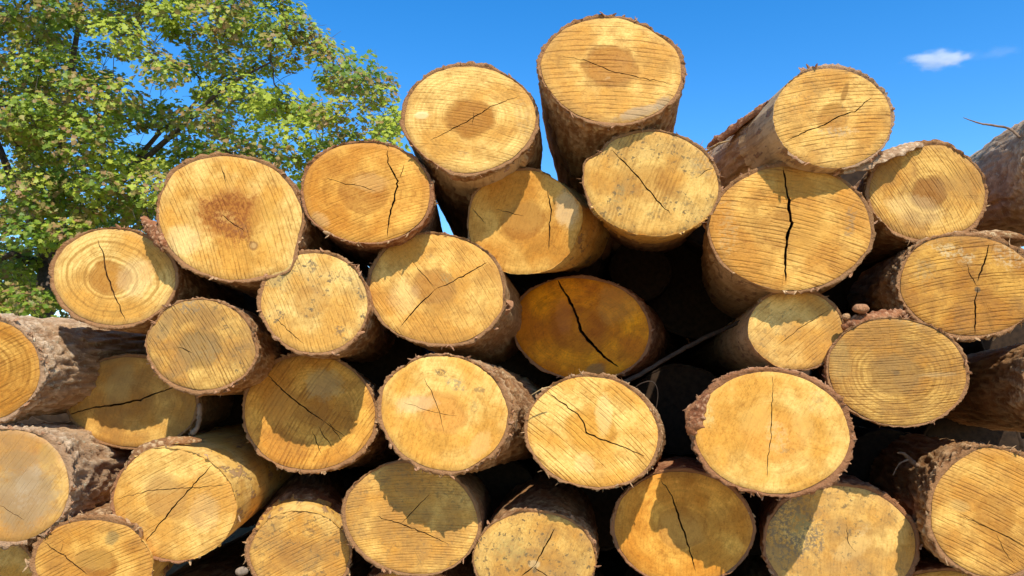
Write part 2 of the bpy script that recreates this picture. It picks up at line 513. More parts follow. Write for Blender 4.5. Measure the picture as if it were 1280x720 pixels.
    def inside(P_, poly):
        x, y = P_[:, 0], P_[:, 1]; r = np.zeros(len(P_), bool); j = len(poly) - 1
        for i in range(len(poly)):
            xi, yi = poly[i]; xj, yj = poly[j]
            c = ((yi > y) != (yj > y)) & (x < (xj - xi) * (y - yi) / (yj - yi + 1e-15) + xi)
            r ^= c; j = i
        return r
    keep = inside(cen, O); incr = np.zeros(len(cen), bool)
    for q in polys: incr |= inside(cen, q)
    kept = tri[keep & ~incr]
    # orient CCW
    ar = np.cross(R2[kept[:, 1]] - R2[kept[:, 0]], R2[kept[:, 2]] - R2[kept[:, 0]])
    kept[ar < 0] = kept[ar < 0][:, ::-1]
    rn = rnorm(R2)
    sa_ = math.radians(p.get('saw', 15))
    yb = -R2[:, 0] * math.sin(sa_) + R2[:, 1] * math.cos(sa_)
    P3 = np.stack([R2[:, 0], R2[:, 1], np.full(len(R2), seed * .7)], 1)
    z = .0045 * fbm(P3 * 9, 2, seed) + .0009 * p.get('sawc', .5) * vn(np.stack([yb * 75, R2[:, 0] * 4, P3[:, 2]], 1), seed) - .004 * np.clip((rn - .93) / .07, 0, 1) ** 2
    V = np.stack([R2[:, 0], R2[:, 1], z], 1)
    used = np.unique(kept); rem = -np.ones(len(R2), int); rem[used] = np.arange(len(used))
    # world patches -> local
    lp = []
    for (px, py, rx, ry, ro, col, st, nz) in patches:
        q = loc(px, py); lp.append((q.x, q.y, rx * m2, ry * m2, math.radians(-ro), col, st, nz))
    wm = GAPSHADE if p.get('gap_shade') else wood_mat(p, lp, pc, seed)
    mesh('sawn_face', V[used], rem[kept].tolist(), wm, root, attrs={'rn': rn[used]})
    # split walls
    if polys:
        ek = {}
        for t in kept.tolist():
            for i in range(3):
                e = (t[i], t[(i + 1) % 3]); ek[e] = 1
        bnd = [e for e in ek if (e[1], e[0]) not in ek]
        md = (R2[[e[0] for e in bnd]] + R2[[e[1] for e in bnd]]) / 2
        isrim = rnorm(md) > .985
        CV, CF = [], []
        dl = (Mi.to_3x3() @ dirn)
        for e, q in zip(bnd, isrim):
            if q: continue
            s = len(CV); A_, B_ = Vector(V[e[0]]), Vector(V[e[1]])
            CV += [A_, B_, B_ + dl * .035, A_ + dl * .035]; CF.append((s, s + 3, s + 2, s + 1))
        if CF:
            mids = np.array([tuple((CV[f[0]] + CV[f[3]]) / 2)[:2] for f in CF])
            own = np.stack([((mids[:, None] - pl[None]) ** 2).sum(2).min(1) for pl in polys]).argmin(0)
            # overlapping splits count as one
            for g in range(len(polys)):
                for g2 in range(g):
                    if ((polys[g][:, None] - polys[g2][None]) ** 2).sum(2).min() < .000036: own[own == g] = own[own == g2][0] if (own == g2).any() else g
            for g in sorted(set(own.tolist())):
                fs = [CF[i] for i in range(len(CF)) if own[i] == g]
                vv_ = [CV[i] for f in fs for i in f]; vv_ = []
                mp = {}; nf = []
                for f in fs:
                    q = []
                    for i in f:
                        kk = tuple(round(x, 5) for x in CV[i])
                        if kk not in mp: mp[kk] = len(vv_); vv_.append(CV[i])
                        q.append(mp[kk])
                    nf.append(tuple(q))
                nf = [f for f in nf if len(set(f)) == 4]
                if nf: mesh('crack', vv_, nf, CRACK, root, smooth=False)
    # ---------- bark jacket
    dl = Mi.to_3x3() @ dirn
    dl = np.array(dl)
    s_near = np.concatenate([[0.0], np.geomspace(.004, 1.0, 44)]) ; s_all = np.concatenate([s_near, np.linspace(1.15, L, 10)])
    NS = len(s_all)
    c0 = O.mean(0)
    radv = O - c0; R0 = np.hypot(*radv.T); ru = radv / R0[:, None]
    # outward normals of the outline
    tg = np.roll(O, -1, 0) - np.roll(O, 1, 0); on = np.stack([tg[:, 1], -tg[:, 0]], 1); on /= np.linalg.norm(on, axis=1)[:, None]
    on = .6 * on + .4 * ru
    T, SS = np.meshgrid(np.arange(NTH), s_all)
    T = T.ravel(); SS = SS.ravel()
    bowx, bowy = RNG.uniform(-.012, .012, 2)
    taper = 1 - .035 * SS
    base = c0 + radv[T] * taper[:, None] + np.stack([bowx * SS ** 2, bowy * SS ** 2], 1)
    Rm = R0.mean()
    Q = np.stack([np.cos(th[T]) * Rm, np.sin(th[T]) * Rm, SS], 1)
    btm = bt * m2
    f1, f2 = voro(Q * np.array([50, 50, 22]) + seed + fbm(Q * 22, 3, seed)[:, None] * 1.9, seed)
    cell = np.clip((f2 - f1) * 1.7, 0, 1)
    rdg = 1.05 - np.abs(fbm(Q * np.array([42, 42, 13]) + fbm(Q * 9, 2, seed + 2)[:, None], 3, seed + 4)) * 2.6
    cell = np.clip(.5 * cell + .5 * rdg, 0, 1)
    fine = fbm(Q * np.array([95, 95, 60]), 3, seed + 3)
    low = fbm(Q * np.array([7, 7, 4]), 2, seed + 6)
    hgt = btm * (.82 + .75 * low + .25 * fine + brough * (.62 * cell - .30))
    mk = np.zeros(len(T))
    degs = np.degrees(th[T])
    jag = fbm(Q * np.array([14, 14, 9]), 4, seed + 11)
    if bare:
        for (ang, wid, s0, s1) in bare:       # centre angle, half-width, from depth s0 to s1 (m)
            d = np.abs((degs - ang + 180) % 360 - 180)
            q = np.minimum((wid - d) / 30, np.minimum((SS - s0) / .05 + .5, (s1 - SS) / .06)) + jag * 1.1
            mk = np.maximum(mk, np.clip(q * 3 + .5, 0, 1))
    hgt = np.where(mk > .5, btm * .10 + .0008 * fine, hgt)
    hgt = np.maximum(hgt, .0007)
    rimj = fbm(circ * 9 + seed * .3, 3, seed + 20)
    front = .010 * rimj + .003 * RNG.uniform(-1, 1, NTH)
    sax = SS + np.where(SS < .02, np.repeat(front[None, :], NS, 0).ravel() * (1 - SS / .02), 0)
    xy = base + on[T] * hgt[:, None]
    V = np.empty((len(T), 3)); V[:, 0] = xy[:, 0]; V[:, 1] = xy[:, 1]; V[:, 2] = 0
    V += dl * sax[:, None]
    nb = len(V)
    # front lip: an inner ring just behind the face edge
    inner = np.zeros((NTH, 3)); inner[:, :2] = O * 1.0 - on * .0006; inner[:, 2] = -.006
    midr = np.zeros((NTH, 3)); midr[:, :2] = O + on * (hgt[:NTH] * .45)[:, None]; midr[:, 2] = -.003 + .004 * rimj
    V = np.concatenate([V, midr, inner])
    h = np.concatenate([np.clip(cell * .8 + fine * .3, 0, 1), np.full(2 * NTH, .5)])
    mk = np.concatenate([mk, mk[:NTH], mk[:NTH]])
    quads = []
    I = np.arange(NTH); J = (I + 1) % NTH
    for k in range(NS - 1):
        A_ = k * NTH
        quads.append(np.stack([A_ + J, A_ + I, A_ + NTH + I, A_ + NTH + J], 1))
    quads.append(np.stack([I, J, nb + J, nb + I], 1)); quads.append(np.stack([nb + I, nb + J, nb + NTH + J, nb + NTH + I], 1))
    Qd = np.concatenate(quads)
    fm = mk[Qd].mean(1) > .5
    innerA = np.concatenate([np.where(SS < .006, .8, 0), np.ones(2 * NTH)])
    bm = GAPSHADE if p.get('gap_shade') else {'A': BARK_A, 'B': BARK_B, 'C': BARK_C, 'G': BARK_G}[bark]
    def sub(fs, name, mat):
        u = np.unique(fs); r_ = -np.ones(len(V), int); r_[u] = np.arange(len(u))
        return mesh(name, V[u], r_[fs].tolist(), mat, root, attrs={'h': h[u], 'inner': innerA[u]})
    ob = sub(Qd[~fm], 'bark', bm)
    # far end closes the trunk
    endr = V[(NS - 1) * NTH:NS * NTH]; ce = endr.mean(0)
    EV = np.concatenate([endr, [ce]]); mesh('far_end', EV, [(i, (i + 1) % NTH, NTH) for i in range(NTH)], PEELED_G, root)
    if fm.any(): sub(Qd[fm], 'peeled_side', bare_mat or PEELED)
    # ---------- torn scraps of bark round the rim
    if shards:
        SV, SF = [], []; rs = random.Random(seed)
        dlv = Vector(dl)
        for i in range(shards + fray):
            k = rs.randrange(NTH)
            if mk[k] > .5 and rs.random() < .8: continue
            e = Vector((on[k][0], on[k][1], 0)).normalized(); tv = Vector((-e.y, e.x, 0))
            s = rs.uniform(-.002, .03) if i < shards else rs.uniform(-.004, .01)
            p0 = Vector((O[k][0], O[k][1], 0)) + e * (hgt[k] * rs.uniform(.4, .95)) + dlv * s
            ln = rs.uniform(.006, .022) if i < shards else rs.uniform(.010, .026)
            if i < shards: dr = (e * rs.uniform(.1, 1) + tv * rs.uniform(-1.4, 1.4) + Vector((0, 0, rs.uniform(-.3, .8)))).normalized(); w = rs.uniform(.002, .0075)
            else: dr = (e * rs.uniform(.5, 1.2) + tv * rs.uniform(-.8, .8) + Vector((0, 0, rs.uniform(0, .6)))).normalized(); w = rs.uniform(.0008, .0018)
            sd = dr.cross(Vector((rs.uniform(-1, 1), rs.uniform(-1, 1), rs.uniform(-1, 1)))).normalized()
            up = dr.cross(sd)
            c = len(SV)
            for (l_, ww) in ((-.25, .7), (.45, 1), (1, .35)):
                q = p0 + dr * ln * l_ + up * (ln * .25 * l_ * l_)
                SV += [q + sd * w * ww, q + up * w * .45 * ww, q - sd * w * ww, q - up * w * .45 * ww]
            for g in (0, 4):
                for j in range(4):
                    j2 = (j + 1) % 4; SF.append((c + g + j, c + g + j2, c + g + 4 + j2, c + g + 4 + j))
            SF.append((c + 3, c + 2, c + 1, c)); SF.append((c + 8, c + 9, c + 10, c + 11))
        if SF:
            o = mesh('bark_scraps', SV, SF, BARK_C if rs.random() < .5 else BARK_A, root, smooth=False, attrs={'h': [.7] * len(SV), 'inner': [.3] * len(SV)})
            tag(o, kind='stuff')
    LOGS[key] = dict(root=root, C=C, n=n_, loc=loc, M=M, D=D)
    return root

GREY = (.20, .16, .11); DK = (.13, .09, .05); ORG = (.60, .27, .04); PALE = (.90, .68, .34); BRN = (.34, .15, .04)
# key, cx, cy, a, b, rot, depth, vp
make_log('one', 142, 346, 76, 60, 2, 2.50, (610, 490),
    "pale round log with one steep crack and faint rings, at the pile's left shoulder",
    p=dict(grey=.1, tint=.2, saw=60, sawc=.18, ring=.75, ringf=62, hr=.30, heart=.5, rim=.6, radial=.3), bt=5,
    cracks=[(2.6, (122, 299), (129, 318), (131, 335), (138, 357), (148, 378), (157, 401))], pith=(-8, 4),
    patches=[(140, 348, 12, 9, 0, ORG, .35, .5), (170, 345, 26, 30, 20, PALE, .45, .5)], shards=30)
make_log('two', 289, 272, 91, 76, 12, 2.45, (620, 500),
    'broad log with a ragged dark brown heart and small knot, in front of the tree',
    p=dict(val=1.0, tint=.30, saw=-68, sawc=.5, ring=.1, hr=.30, heart=0.52, rim=.35, pitch=.013, radial=.2), bt=5.5, brough=1.0,
    cracks=[(2.0, (277, 208), (280, 218), (283, 229)), (1.4, (277, 268), (290, 278), (306, 290))], pith=(0, 2),
    bumps=[(150, 14, 3), (-35, 12, 5), (-5, 14, -4), (60, 18, 3)],
    patches=[(288, 268, 52, 40, 10, (.42, .15, .02), .85, .7), (275, 250, 22, 10, -15, (.25, .08, .015), .7, .8), (305, 262, 16, 12, 20, (.34, .11, .015), .7, .9),
             (283, 272, 16, 10, 15, (.60, .32, .08), .5, .6), (300, 286, 14, 8, 20, (.40, .20, .07), .7, .9), (286, 262, 40, 22, -10, (.26, .075, .010), .8, .9), (296, 285, 34, 20, 20, (.24, .07, .012), .75, .95), (330, 280, 22, 40, 0, (.66, .34, .05), .35, .7),
             (317, 307, 8, 7, 0, (.25, .11, .03), .8, .5), (317, 307, 4.5, 4, 0, (.55, .30, .09), .9, .3), (228, 300, 26, 20, 0, PALE, .4, .5)], shards=40)
make_log('three', 458, 240, 80, 62, 3, 2.46, (590, 440),
    "smooth orange log with a forked wavering crack, just right of the dark-hearted log",
    p=dict(val=.95, tint=.75, saw=20, sawc=.14, ring=.2, ringf=70, hr=.35, heart=.3, rim=.5, radial=.15, rough=.7), bt=5.5, bark='C',
    cracks=[(3.0, (485, 187), (485, 203), (497, 226), (493, 246), (486, 275), (484, 296)), (1.3, (409, 223), (432, 230), (455, 233), (470, 240)), (1.2, (500, 222), (505, 205))],
    pith=(-6, 2), patches=[(463, 228, 26, 14, 0, (.68, .38, .12), .5, .5), (400, 275, 14, 10, 30, PALE, .4, .5)], shards=40)
make_log('four', 588, 147, 81, 65, 3, 2.46, (690, 560),
    'yellow log with one long rising crack, left neighbour of the topmost log',
    p=dict(grey=.1, tint=.28, saw=-10, sawc=.2, ring=.35, ringf=85, hr=.34, heart=0.73, rim=.4, radial=.5), bt=6, bark='A', brough=.6,
    cracks=[(1.8, (538, 175), (560, 164), (590, 148), (618, 132), (648, 120)), (1.0, (592, 140), (590, 157))], pith=(0, 3),
    bumps=[(-170, 14, 3), (-100, 16, 3)], bare=[(-80, 50, .05, .25)], bare_mat=PEELED_G,
    patches=[(527, 144, 10, 5.5, -5, (.95, .70, .30), .9, .15), (527, 147, 11, 6.5, -5, (.5, .25, .06), .4, .2), (580, 192, 12, 5, 10, (.42, .24, .08), .5, .8), (655, 150, 12, 40, -10, (.55, .36, .13), .4, .8)], shards=36)
make_log('five', 764, 88, 87, 65, 6, 2.40, (752, 640),
    "topmost log of the pile, broad with an oval brown heart and fine saw lines",
    p=dict(grey=.2, tint=.35, saw=-4, sawc=.65, ring=.1, hr=.36, heart=1.00, rim=.4, pitch=.016, radial=.05, heart_col=(0.475, 0.200, 0.030)), bt=6.5, brough=.9,
    cracks=[(1.6, (703, 70), (735, 77), (764, 90), (800, 96), (842, 106))], pith=(0, -5),
    patches=[(758, 98, 6, 3, 0, (.80, .56, .28), .25, .8), (800, 140, 36, 8, -15, (.40, .30, .18), .6, .7), (830, 128, 16, 9, -35, (.30, .24, .16), .5, .7)], bumps=[(30, 12, 3)], shards=50)
make_log('six', 815, 230, 84, 65, 6, 2.38, (800, 350),
    'mould-speckled yellow log with a slanting crack, directly under the topmost log',
    p=dict(grey=.2,val=.97, tint=.22, saw=68, sawc=.5, ring=.1, hr=.3, heart=.25, rim=.3, mould=.55, pitch=.012, radial=.2), bt=4, bark='B',
    cracks=[(2.4, (765, 187), (780, 203), (797, 221), (815, 243), (838, 268)), (1.3, (872, 222), (882, 214), (893, 210))], pith=(0, 0), bumps=[(148, 10, -5), (165, 10, 4)],
    patches=[(880, 205, 16, 22, -20, (.36, .27, .14), .5, .9), (862, 255, 9, 5, 0, DK, .6, .9), (820, 268, 14, 6, 0, DK, .55, 1.0), (775, 240, 8, 14, 20, (.3, .25, .1), .5, 1.0)],
    bare=[(-90, 60, 0, .5)], shards=24, fray=26)
make_log('seven', 1041, 147, 74, 62, 6, 2.42, (575, 470),
    "log with half peeled flank and dark streak in its face, highest on the right",
    p=dict(grey=.25,val=.95, tint=.25, saw=8, sawc=.75, ring=.08, hr=.22, heart=.4, rim=.45, pitch=.012, mould=.25, radial=.05), bt=5, bark='G', brough=1.2,
    cracks=[(2.0, (982, 177), (1005, 165), (1030, 156), (1047, 146), (1068, 140), (1090, 122))], pith=(0, 2),
    bare=[(200, 85, 0, .26), (235, 22, .1, .42)], bare_mat=PEELED_G,
    patches=[(1056, 116, 4, 16, 22, (.34, .15, .02), .85, .4), (1040, 136, 16, 8, -20, (.45, .22, .04), .7, .6), (1048, 165, 26, 8, 0, (.75, .55, .30), .35, .8), (1040, 165, 20, 4, 5, (.38, .26, .13), .55, .9)], shards=50)
make_log('eight', 1160, 241, 73, 59, 3, 2.48, (860, 430),
    'log with a round dark heart ringed by pale wood, on the right below the sky',
    p=dict(grey=.4,val=.88, tint=.40, saw=-62, sawc=.6, ring=.3, ringf=60, hr=.27, heart=1.00, rim=.6, pitch=.009, heart_col=(0.380, 0.163, 0.030), radial=.1), bt=5, brough=1.0,
    pith=(3, 2), patches=[(1145, 262, 35, 22, 20, PALE, .5, .5), (1200, 225, 14, 28, -15, (.66, .36, .08), .5, .6)], bumps=[(75, 12, 3), (-60, 14, -3)], shards=44)
make_log('nine', 988, 285, 100, 77, 2, 2.45, (850, 490),
    'large log split by a wide vertical crack, right of centre under the half peeled log',
    p=dict(grey=.15,val=.93, tint=.45, saw=-15, sawc=.75, ring=.08, hr=.3, heart=.25, rim=.3, pitch=.013, radial=.5), bt=5, bark='B', brough=.8,
    cracks=[(5.0, (980, 210), (982, 232), (986, 250), (986, 262), (990, 280), (984, 297), (982, 325), (982, 352)), (1.2, (986, 262), (968, 258)), (1.4, (989, 283), (1003, 286))],
    pith=(-2, 5), patches=[(1010, 285, 26, 40, 0, (.72, .36, .06), .45, .7), (1064, 275, 8, 22, 10, GREY, .5, .8), (910, 290, 14, 40, 5, (.60, .44, .2), .4, .8)],
    bare=[(-110, 50, .02, 1.2)], bare_mat=PEELED_G, shards=34)
make_log('ten', 1212, 357, 86, 62, 3, 2.38, (880, 450),
    "orange log with a bark-chipped upper rim, at the right edge below the ringed log",
    p=dict(grey=.25,val=.80, tint=.75, saw=8, sawc=.85, ring=.05, hr=.3, heart=.2, rim=.5, pitch=.0115, mould=.2, radial=.15), bt=8, brough=1.2, bark='A',
    cracks=[(2.4, (1236, 305), (1231, 325), (1222, 352)), (1.6, (1208, 330), (1214, 345), (1222, 358)), (2.6, (1222, 360), (1219, 380), (1219, 418))],
    pith=(10, 3), patches=[(1190, 315, 30, 10, 25, (.85, .66, .36), .6, .9), (1262, 320, 22, 18, 30, (.80, .62, .36), .5, .8), (1222, 362, 4, 4, 0, DK, .9, .3), (1155, 335, 14, 18, 20, (.55, .36, .14), .5, .9)],
    bumps=[(130, 22, 4)], shards=70)
make_log('eleven', 655, 278, 70, 65, 4, 2.54, (900, 335),
    "bare flanked log with partly shaded face, between the topmost log and the Y-cracked one",
    p=dict(val=.96, tint=.55, saw=70, sawc=.14, ring=.1, hr=.36, heart=.45, rim=.2, radial=.2, rough=.7), bt=4, bark='B',
    cracks=[(2.4, (684, 236), (686, 250), (689, 262), (687, 280), (686, 312)), (1.2, (590, 260), (600, 272), (607, 279)), (1.0, (620, 262), (655, 270))],
    pith=(-3, -2), bumps=[(20, 12, 4), (-12, 10, -3)], patches=[(655, 271, 30, 25, 0, (.62, .35, .08), .35, .6), (708, 262, 16, 26, 0, (.86, .66, .36), .5, .5), (712, 240, 10, 6, 20, DK, .4, .9)],
    bare=[(0, 75, 0, .8), (-60, 60, 0, .6)], shards=14)
make_log('twelve', 545, 361, 83, 69, 8, 2.50, (770, 540),
    "round log with a Y-shaped crack and a hollow knot on its right flank",
    p=dict(grey=.15, tint=.45, saw=-55, sawc=.22, ring=.15, hr=.30, heart=1.00, rim=.25, radial=.3, heart_col=(0.475, 0.207, 0.035)), bt=5, bark='B',
    cracks=[(2.0, (545, 361), (525, 380), (500, 409)), (2.0, (545, 361), (578, 346), (609, 328)), (1.1, (543, 359), (531, 345), (515, 327))], pith=(0, 0),
    patches=[(556, 346, 14, 7, 20, (.34, .22, .07), .6, .9), (535, 320, 12, 5, 10, DK, .3, 1.0), (505, 370, 22, 26, 0, PALE, .3, .5)], bumps=[(-10, 9, 3)], shards=26)
make_log('thirteen', 727, 411, 85, 63, 8, 2.86, (900, 445),
    "deep set orange log in full shadow with a bold dark crack, near the centre",
    p=dict(val=1.2, tint=1.35, saw=40, sawc=.05, ring=.15, ringf=60, hr=.42, heart=.3, rim=.4, radial=.1, rough=.6), bt=5, bark='C',
    cracks=[(5.0, (697, 350), (703, 362), (710, 371), (722, 398), (726, 413), (742, 433), (758, 448), (773, 459))], pith=(-2, 2),
    patches=[(705, 395, 12, 26, -10, (.50, .18, .04), .4, .7), (770, 380, 28, 28, 0, (.50, .30, .08), .25, .7), (745, 462, 14, 8, 0, (.22, .14, .06), .6, .6)], shards=10)
make_log('fourteen', 392, 378, 66, 62, 8, 2.42, (600, 490),
    'small pale log with grey mould flecks and no crack, below the orange forked-crack log',
    p=dict(grey=.2, tint=.12, saw=-68, sawc=.5, ring=.1, hr=.3, heart=.35, rim=.3, mould=.6, pitch=.011, radial=.15), bt=5.5,
    pith=(-5, -2), patches=[(391, 333, 6, 8, 20, DK, .7, .8), (436, 348, 9, 4, 20, DK, .6, .9), (424, 414, 8, 6, 10, DK, .7, .9), (350, 345, 20, 12, -40, (.52, .35, .1), .6, .7)],
    cracks=[(1.4, (345, 398), (362, 415), (380, 430))], shards=40)
make_log('fifteen', 251, 431, 68, 56, 6, 2.40, (570, 500),
    'small grey-stained yellow log with dark saw grooves, below the dark-hearted log',
    p=dict(grey=.6,val=.82, tint=.35, saw=-58, sawc=.9, ring=.15, hr=.38, heart=.5, rim=.5, mould=.5, pitch=.0105, heart_col=(0.399, 0.222, 0.050), radial=.05), bt=5, brough=1.0,
    pith=(-4, 8), patches=[(240, 384, 20, 10, 10, (.26, .22, .15), .7, .9), (257, 436, 26, 14, 35, (.36, .27, .12), .6, .8), (205, 408, 10, 22, 25, (.32, .22, .1), .5, .7)],
    cracks=[(1.4, (222, 434), (232, 437), (240, 441))], bumps=[(15, 10, -3), (155, 12, -3)], shards=44)
make_log('sixteen', 164, 503, 80, 56, 4, 2.72, (520, 455),
    "dull shaded log with a nearly level crack, behind the small grey-stained log",
    p=dict(grey=.4,val=.85, tint=.35, saw=75, sawc=.12, ring=.15, hr=.3, heart=.25, rim=.3, radial=.1), bt=4, bark='B',
    cracks=[(3.0, (86, 518), (115, 510), (150, 505), (175, 500), (198, 490), (218, 484))], pith=(0, 0),
    patches=[(150, 480, 18, 30, 20, (.58, .40, .14), .5, .5)], shards=18)
make_log('seventeen', 387, 516, 82, 71, 5, 2.62, (600, 560),
    "log shadowed on its upper left with a fringed rim, left of the ragged-bark log",
    p=dict(grey=.15,val=1.0, tint=.8, saw=58, sawc=.7, ring=.2, hr=.28, heart=.3, rim=.4, radial=.7, pitch=.014), bt=5, brough=1.1,
    cracks=[(2.2, (333, 467), (352, 487), (378, 508), (405, 527)), (1.2, (405, 527), (430, 545)), (1.4, (398, 533), (415, 560)), (1.4, (390, 538), (402, 568)), (1.2, (410, 528), (428, 552))],
    pith=(4, -6), patches=[(350, 505, 22, 30, 10, (.66, .30, .05), .5, .6), (405, 480, 26, 22, 0, (.45, .34, .15), .5, .7)], bumps=[(-120, 16, 2)], shards=50)
make_log('eighteen', 556, 516, 79, 71, 14, 2.34, (850, 530),
    'bright pale log with grey flecks near its top and thick ragged bark on its right',
    p=dict(val=1.06, tint=.12, saw=70, sawc=.18, ring=.15, ringf=70, hr=.34, heart=0.93, rim=.2, radial=.25, heart_col=(0.665, 0.311, 0.060)), bt=6, brough=1.5, bark='A',
    cracks=[(1.2, (530, 472), (540, 492), (549, 515), (555, 540)), (.9, (505, 503), (548, 517), (572, 520))], pith=(-3, 2),
    patches=[(552, 466, 10, 5, 20, DK, .7, .9), (572, 480, 16, 7, 15, (.25, .2, .12), .65, 1.0), (600, 487, 11, 4, 5, DK, .55, 1.0), (520, 505, 30, 12, -5, (.72, .48, .24), .5, .5), (592, 510, 5, 9, 0, DK, .35, 1.0), (600, 555, 12, 22, 30, (.70, .42, .14), .5, .7)],
    bumps=[(170, 14, 3), (-60, 12, 2)], shards=70)
make_log('nineteen', 741, 540, 83, 68, 12, 2.36, (860, 560),
    'bright log with a bent crack right across it and frayed upper left rim, bottom centre',
    p=dict(val=1.06, tint=.15, saw=-42, sawc=.55, ring=.1, hr=.34, heart=0.86, rim=.2, pitch=.0125, radial=.15, heart_col=(0.646, 0.311, 0.045)), bt=5.5, brough=1.1,
    cracks=[(2.4, (683, 488), (700, 501), (722, 518), (730, 530), (733, 541), (752, 549), (780, 559), (806, 570))], pith=(-2, -2),
    patches=[(755, 520, 12, 30, 0, (.88, .66, .28), .4, .5), (730, 580, 16, 14, 0, PALE, .4, .5)], bumps=[(150, 14, -2)], shards=46, fray=14)
make_log('twenty', 965, 541, 97, 75, 6, 2.28, (930, 470),
    "big bright cream log with an ear of bark sticking out on its left side",
    p=dict(val=1.06, tint=.10, saw=65, sawc=.12, ring=.1, hr=.40, heart=.5, rim=.2, radial=.25, heart_col=(0.703, 0.326, 0.055)), bt=7, brough=1.2, bark='C',
    cracks=[(1.5, (966, 470), (965, 500), (964, 545), (960, 575), (959, 596))], pith=(0, 5),
    patches=[(945, 525, 26, 24, 0, (.72, .42, .10), .5, .6), (1005, 535, 16, 20, 0, (.74, .44, .12), .4, .7), (970, 545, 16, 20, 0, (.80, .56, .26), .3, .8), (984, 563, 10, 3, -5, DK, .35, 1.0), (1020, 500, 12, 14, 0, (.5, .38, .16), .3, 1.0), (885, 520, 8, 22, -10, (.72, .55, .2), .6, .9)],
    bumps=[(172, 10, 9), (-75, 20, 2)], shards=70)
make_log('twentyone', 1122, 465, 87, 66, 10, 2.33, (960, 470),
    "olive-yellow log with level saw lines and a reddish bark slab lying on top",
    p=dict(grey=.4,val=.80, tint=.45, saw=4, sawc=.85, ring=.6, ringf=80, hr=.36, heart=.5, rim=.25, pitch=.008, bow=-.3, mould=.12, radial=.05, heart_col=(0.475, 0.252, 0.060)), bt=4, brough=.9, bark='A',
    pith=(-3, 4), patches=[(1120, 466, 5, 4, 0, DK, .6, .6), (1140, 400, 30, 10, 10, (.42, .33, .16), .4, .8), (1050, 450, 14, 30, 0, (.60, .42, .14), .4, .7), (1175, 468, 25, 3, -3, PALE, .5, .7)], shards=30)
make_log('twentytwo', 994, 412, 59, 49, 4, 2.48, (800, 490),
    'smallest bright log tucked under the vertically split log, smooth dark flank running left',
    p=dict(grey=.25, tint=.25, saw=40, sawc=.35, ring=.05, hr=.3, heart=.12, rim=.35, mould=.3, radial=.1), bt=4, bark='B', brough=.3,
    cracks=[(1.1, (972, 432), (1000, 410), (1035, 388))], bare=[(200, 60, .0, 1.2)], bare_mat=PEELED_G, shards=12)
make_log('twentythree', 219, 631, 77, 69, 10, 2.36, (560, 440),
    'log with a peeled bright yellow flank above a face crossed by two cracks, lower left',
    p=dict(grey=.15, tint=.38, saw=28, sawc=.3, ring=.15, hr=.34, heart=.6, rim=.15, radial=.1, heart_col=(0.532, 0.252, 0.050)), bt=5.5, brough=1.2, bark='C',
    cracks=[(2.4, (178, 680), (200, 655), (222, 628), (245, 603), (266, 580)), (1.3, (146, 623), (190, 613), (240, 610), (290, 605))], pith=(-12, -10),
    bare=[(50, 75, 0, 1.0), (-10, 50, 0, .7)], patches=[(255, 640, 22, 26, 0, (.82, .60, .28), .2, .6), (200, 605, 26, 16, 0, (.58, .34, .1), .4, .6)], bumps=[(125, 20, 3)], shards=56)
make_log('twentyfour', 374, 692, 62, 54, 0, 2.48, (430, 440),
    'log with a bare yellow crescent over its mottled face, at the bottom left of centre',
    p=dict(grey=.4,val=.9, tint=.35, saw=25, sawc=.45, ring=.12, hr=.4, heart=.3, rim=.3, mould=.5, radial=.1), bt=4.5, brough=1.0,
    bare=[(95, 66, 0, .22)], patches=[(387, 658, 10, 12, 0, DK, .55, 1.0), (395, 700, 25, 7, -35, DK, .4, .9)], shards=40)
make_log('twentyfive', 514, 648, 83, 69, 12, 2.45, (660, 560),
    'log in slanting shadow with crossing fine cracks, below the thick ragged-bark log',
    p=dict(grey=.4,val=.92, tint=.30, saw=2, sawc=.45, ring=.15, hr=.3, heart=.2, rim=.2, mould=.35, pitch=.0085, radial=.1), bt=4.5, bark='B',
    cracks=[(1.6, (502, 654), (520, 635), (537, 618)), (1.8, (470, 645), (502, 655), (535, 668), (560, 680))], pith=(-10, 4),
    patches=[(505, 590, 18, 6, 10, (.25, .2, .1), .5, 1.0), (480, 600, 8, 10, 0, DK, .35, 1.0)], shards=22)
make_log('twentysix', 668, 699, 76, 58, 4, 2.42, (740, 470),
    'moss-flecked log with a star-shaped split, cut off by the bottom edge at centre',
    p=dict(grey=.4,val=.9, tint=.30, saw=70, sawc=.2, ring=.2, hr=.3, heart=.3, rim=.3, mould=.7, radial=.2), bt=5, brough=1.0,
    cracks=[(2.2, (694, 660), (682, 682), (667, 708)), (1.8, (667, 708), (650, 722)), (1.6, (667, 708), (690, 724))], pith=(0, 8),
    patches=[(640, 690, 22, 20, 0, (.5, .42, .12), .4, .9), (668, 705, 9, 6, 0, (.85, .66, .36), .5, .6)], shards=44)
make_log('twentyseven', 853, 660, 85, 70, 4, 2.48, (850, 500),
    'log with a bright diagonal sun band on its left, under the big cream log',
    p=dict(val=1.05, tint=.8, saw=80, sawc=.06, ring=.2, ringf=60, hr=.34, heart=.3, rim=.3, radial=.1, rough=.7), bt=4.5, bark='C',
    cracks=[(2.6, (826, 600), (840, 620), (850, 652), (860, 680), (870, 714))], pith=(0, 0),
    patches=[(850, 665, 30, 26, 0, (.42, .26, .08), .2, .5)], shards=22)
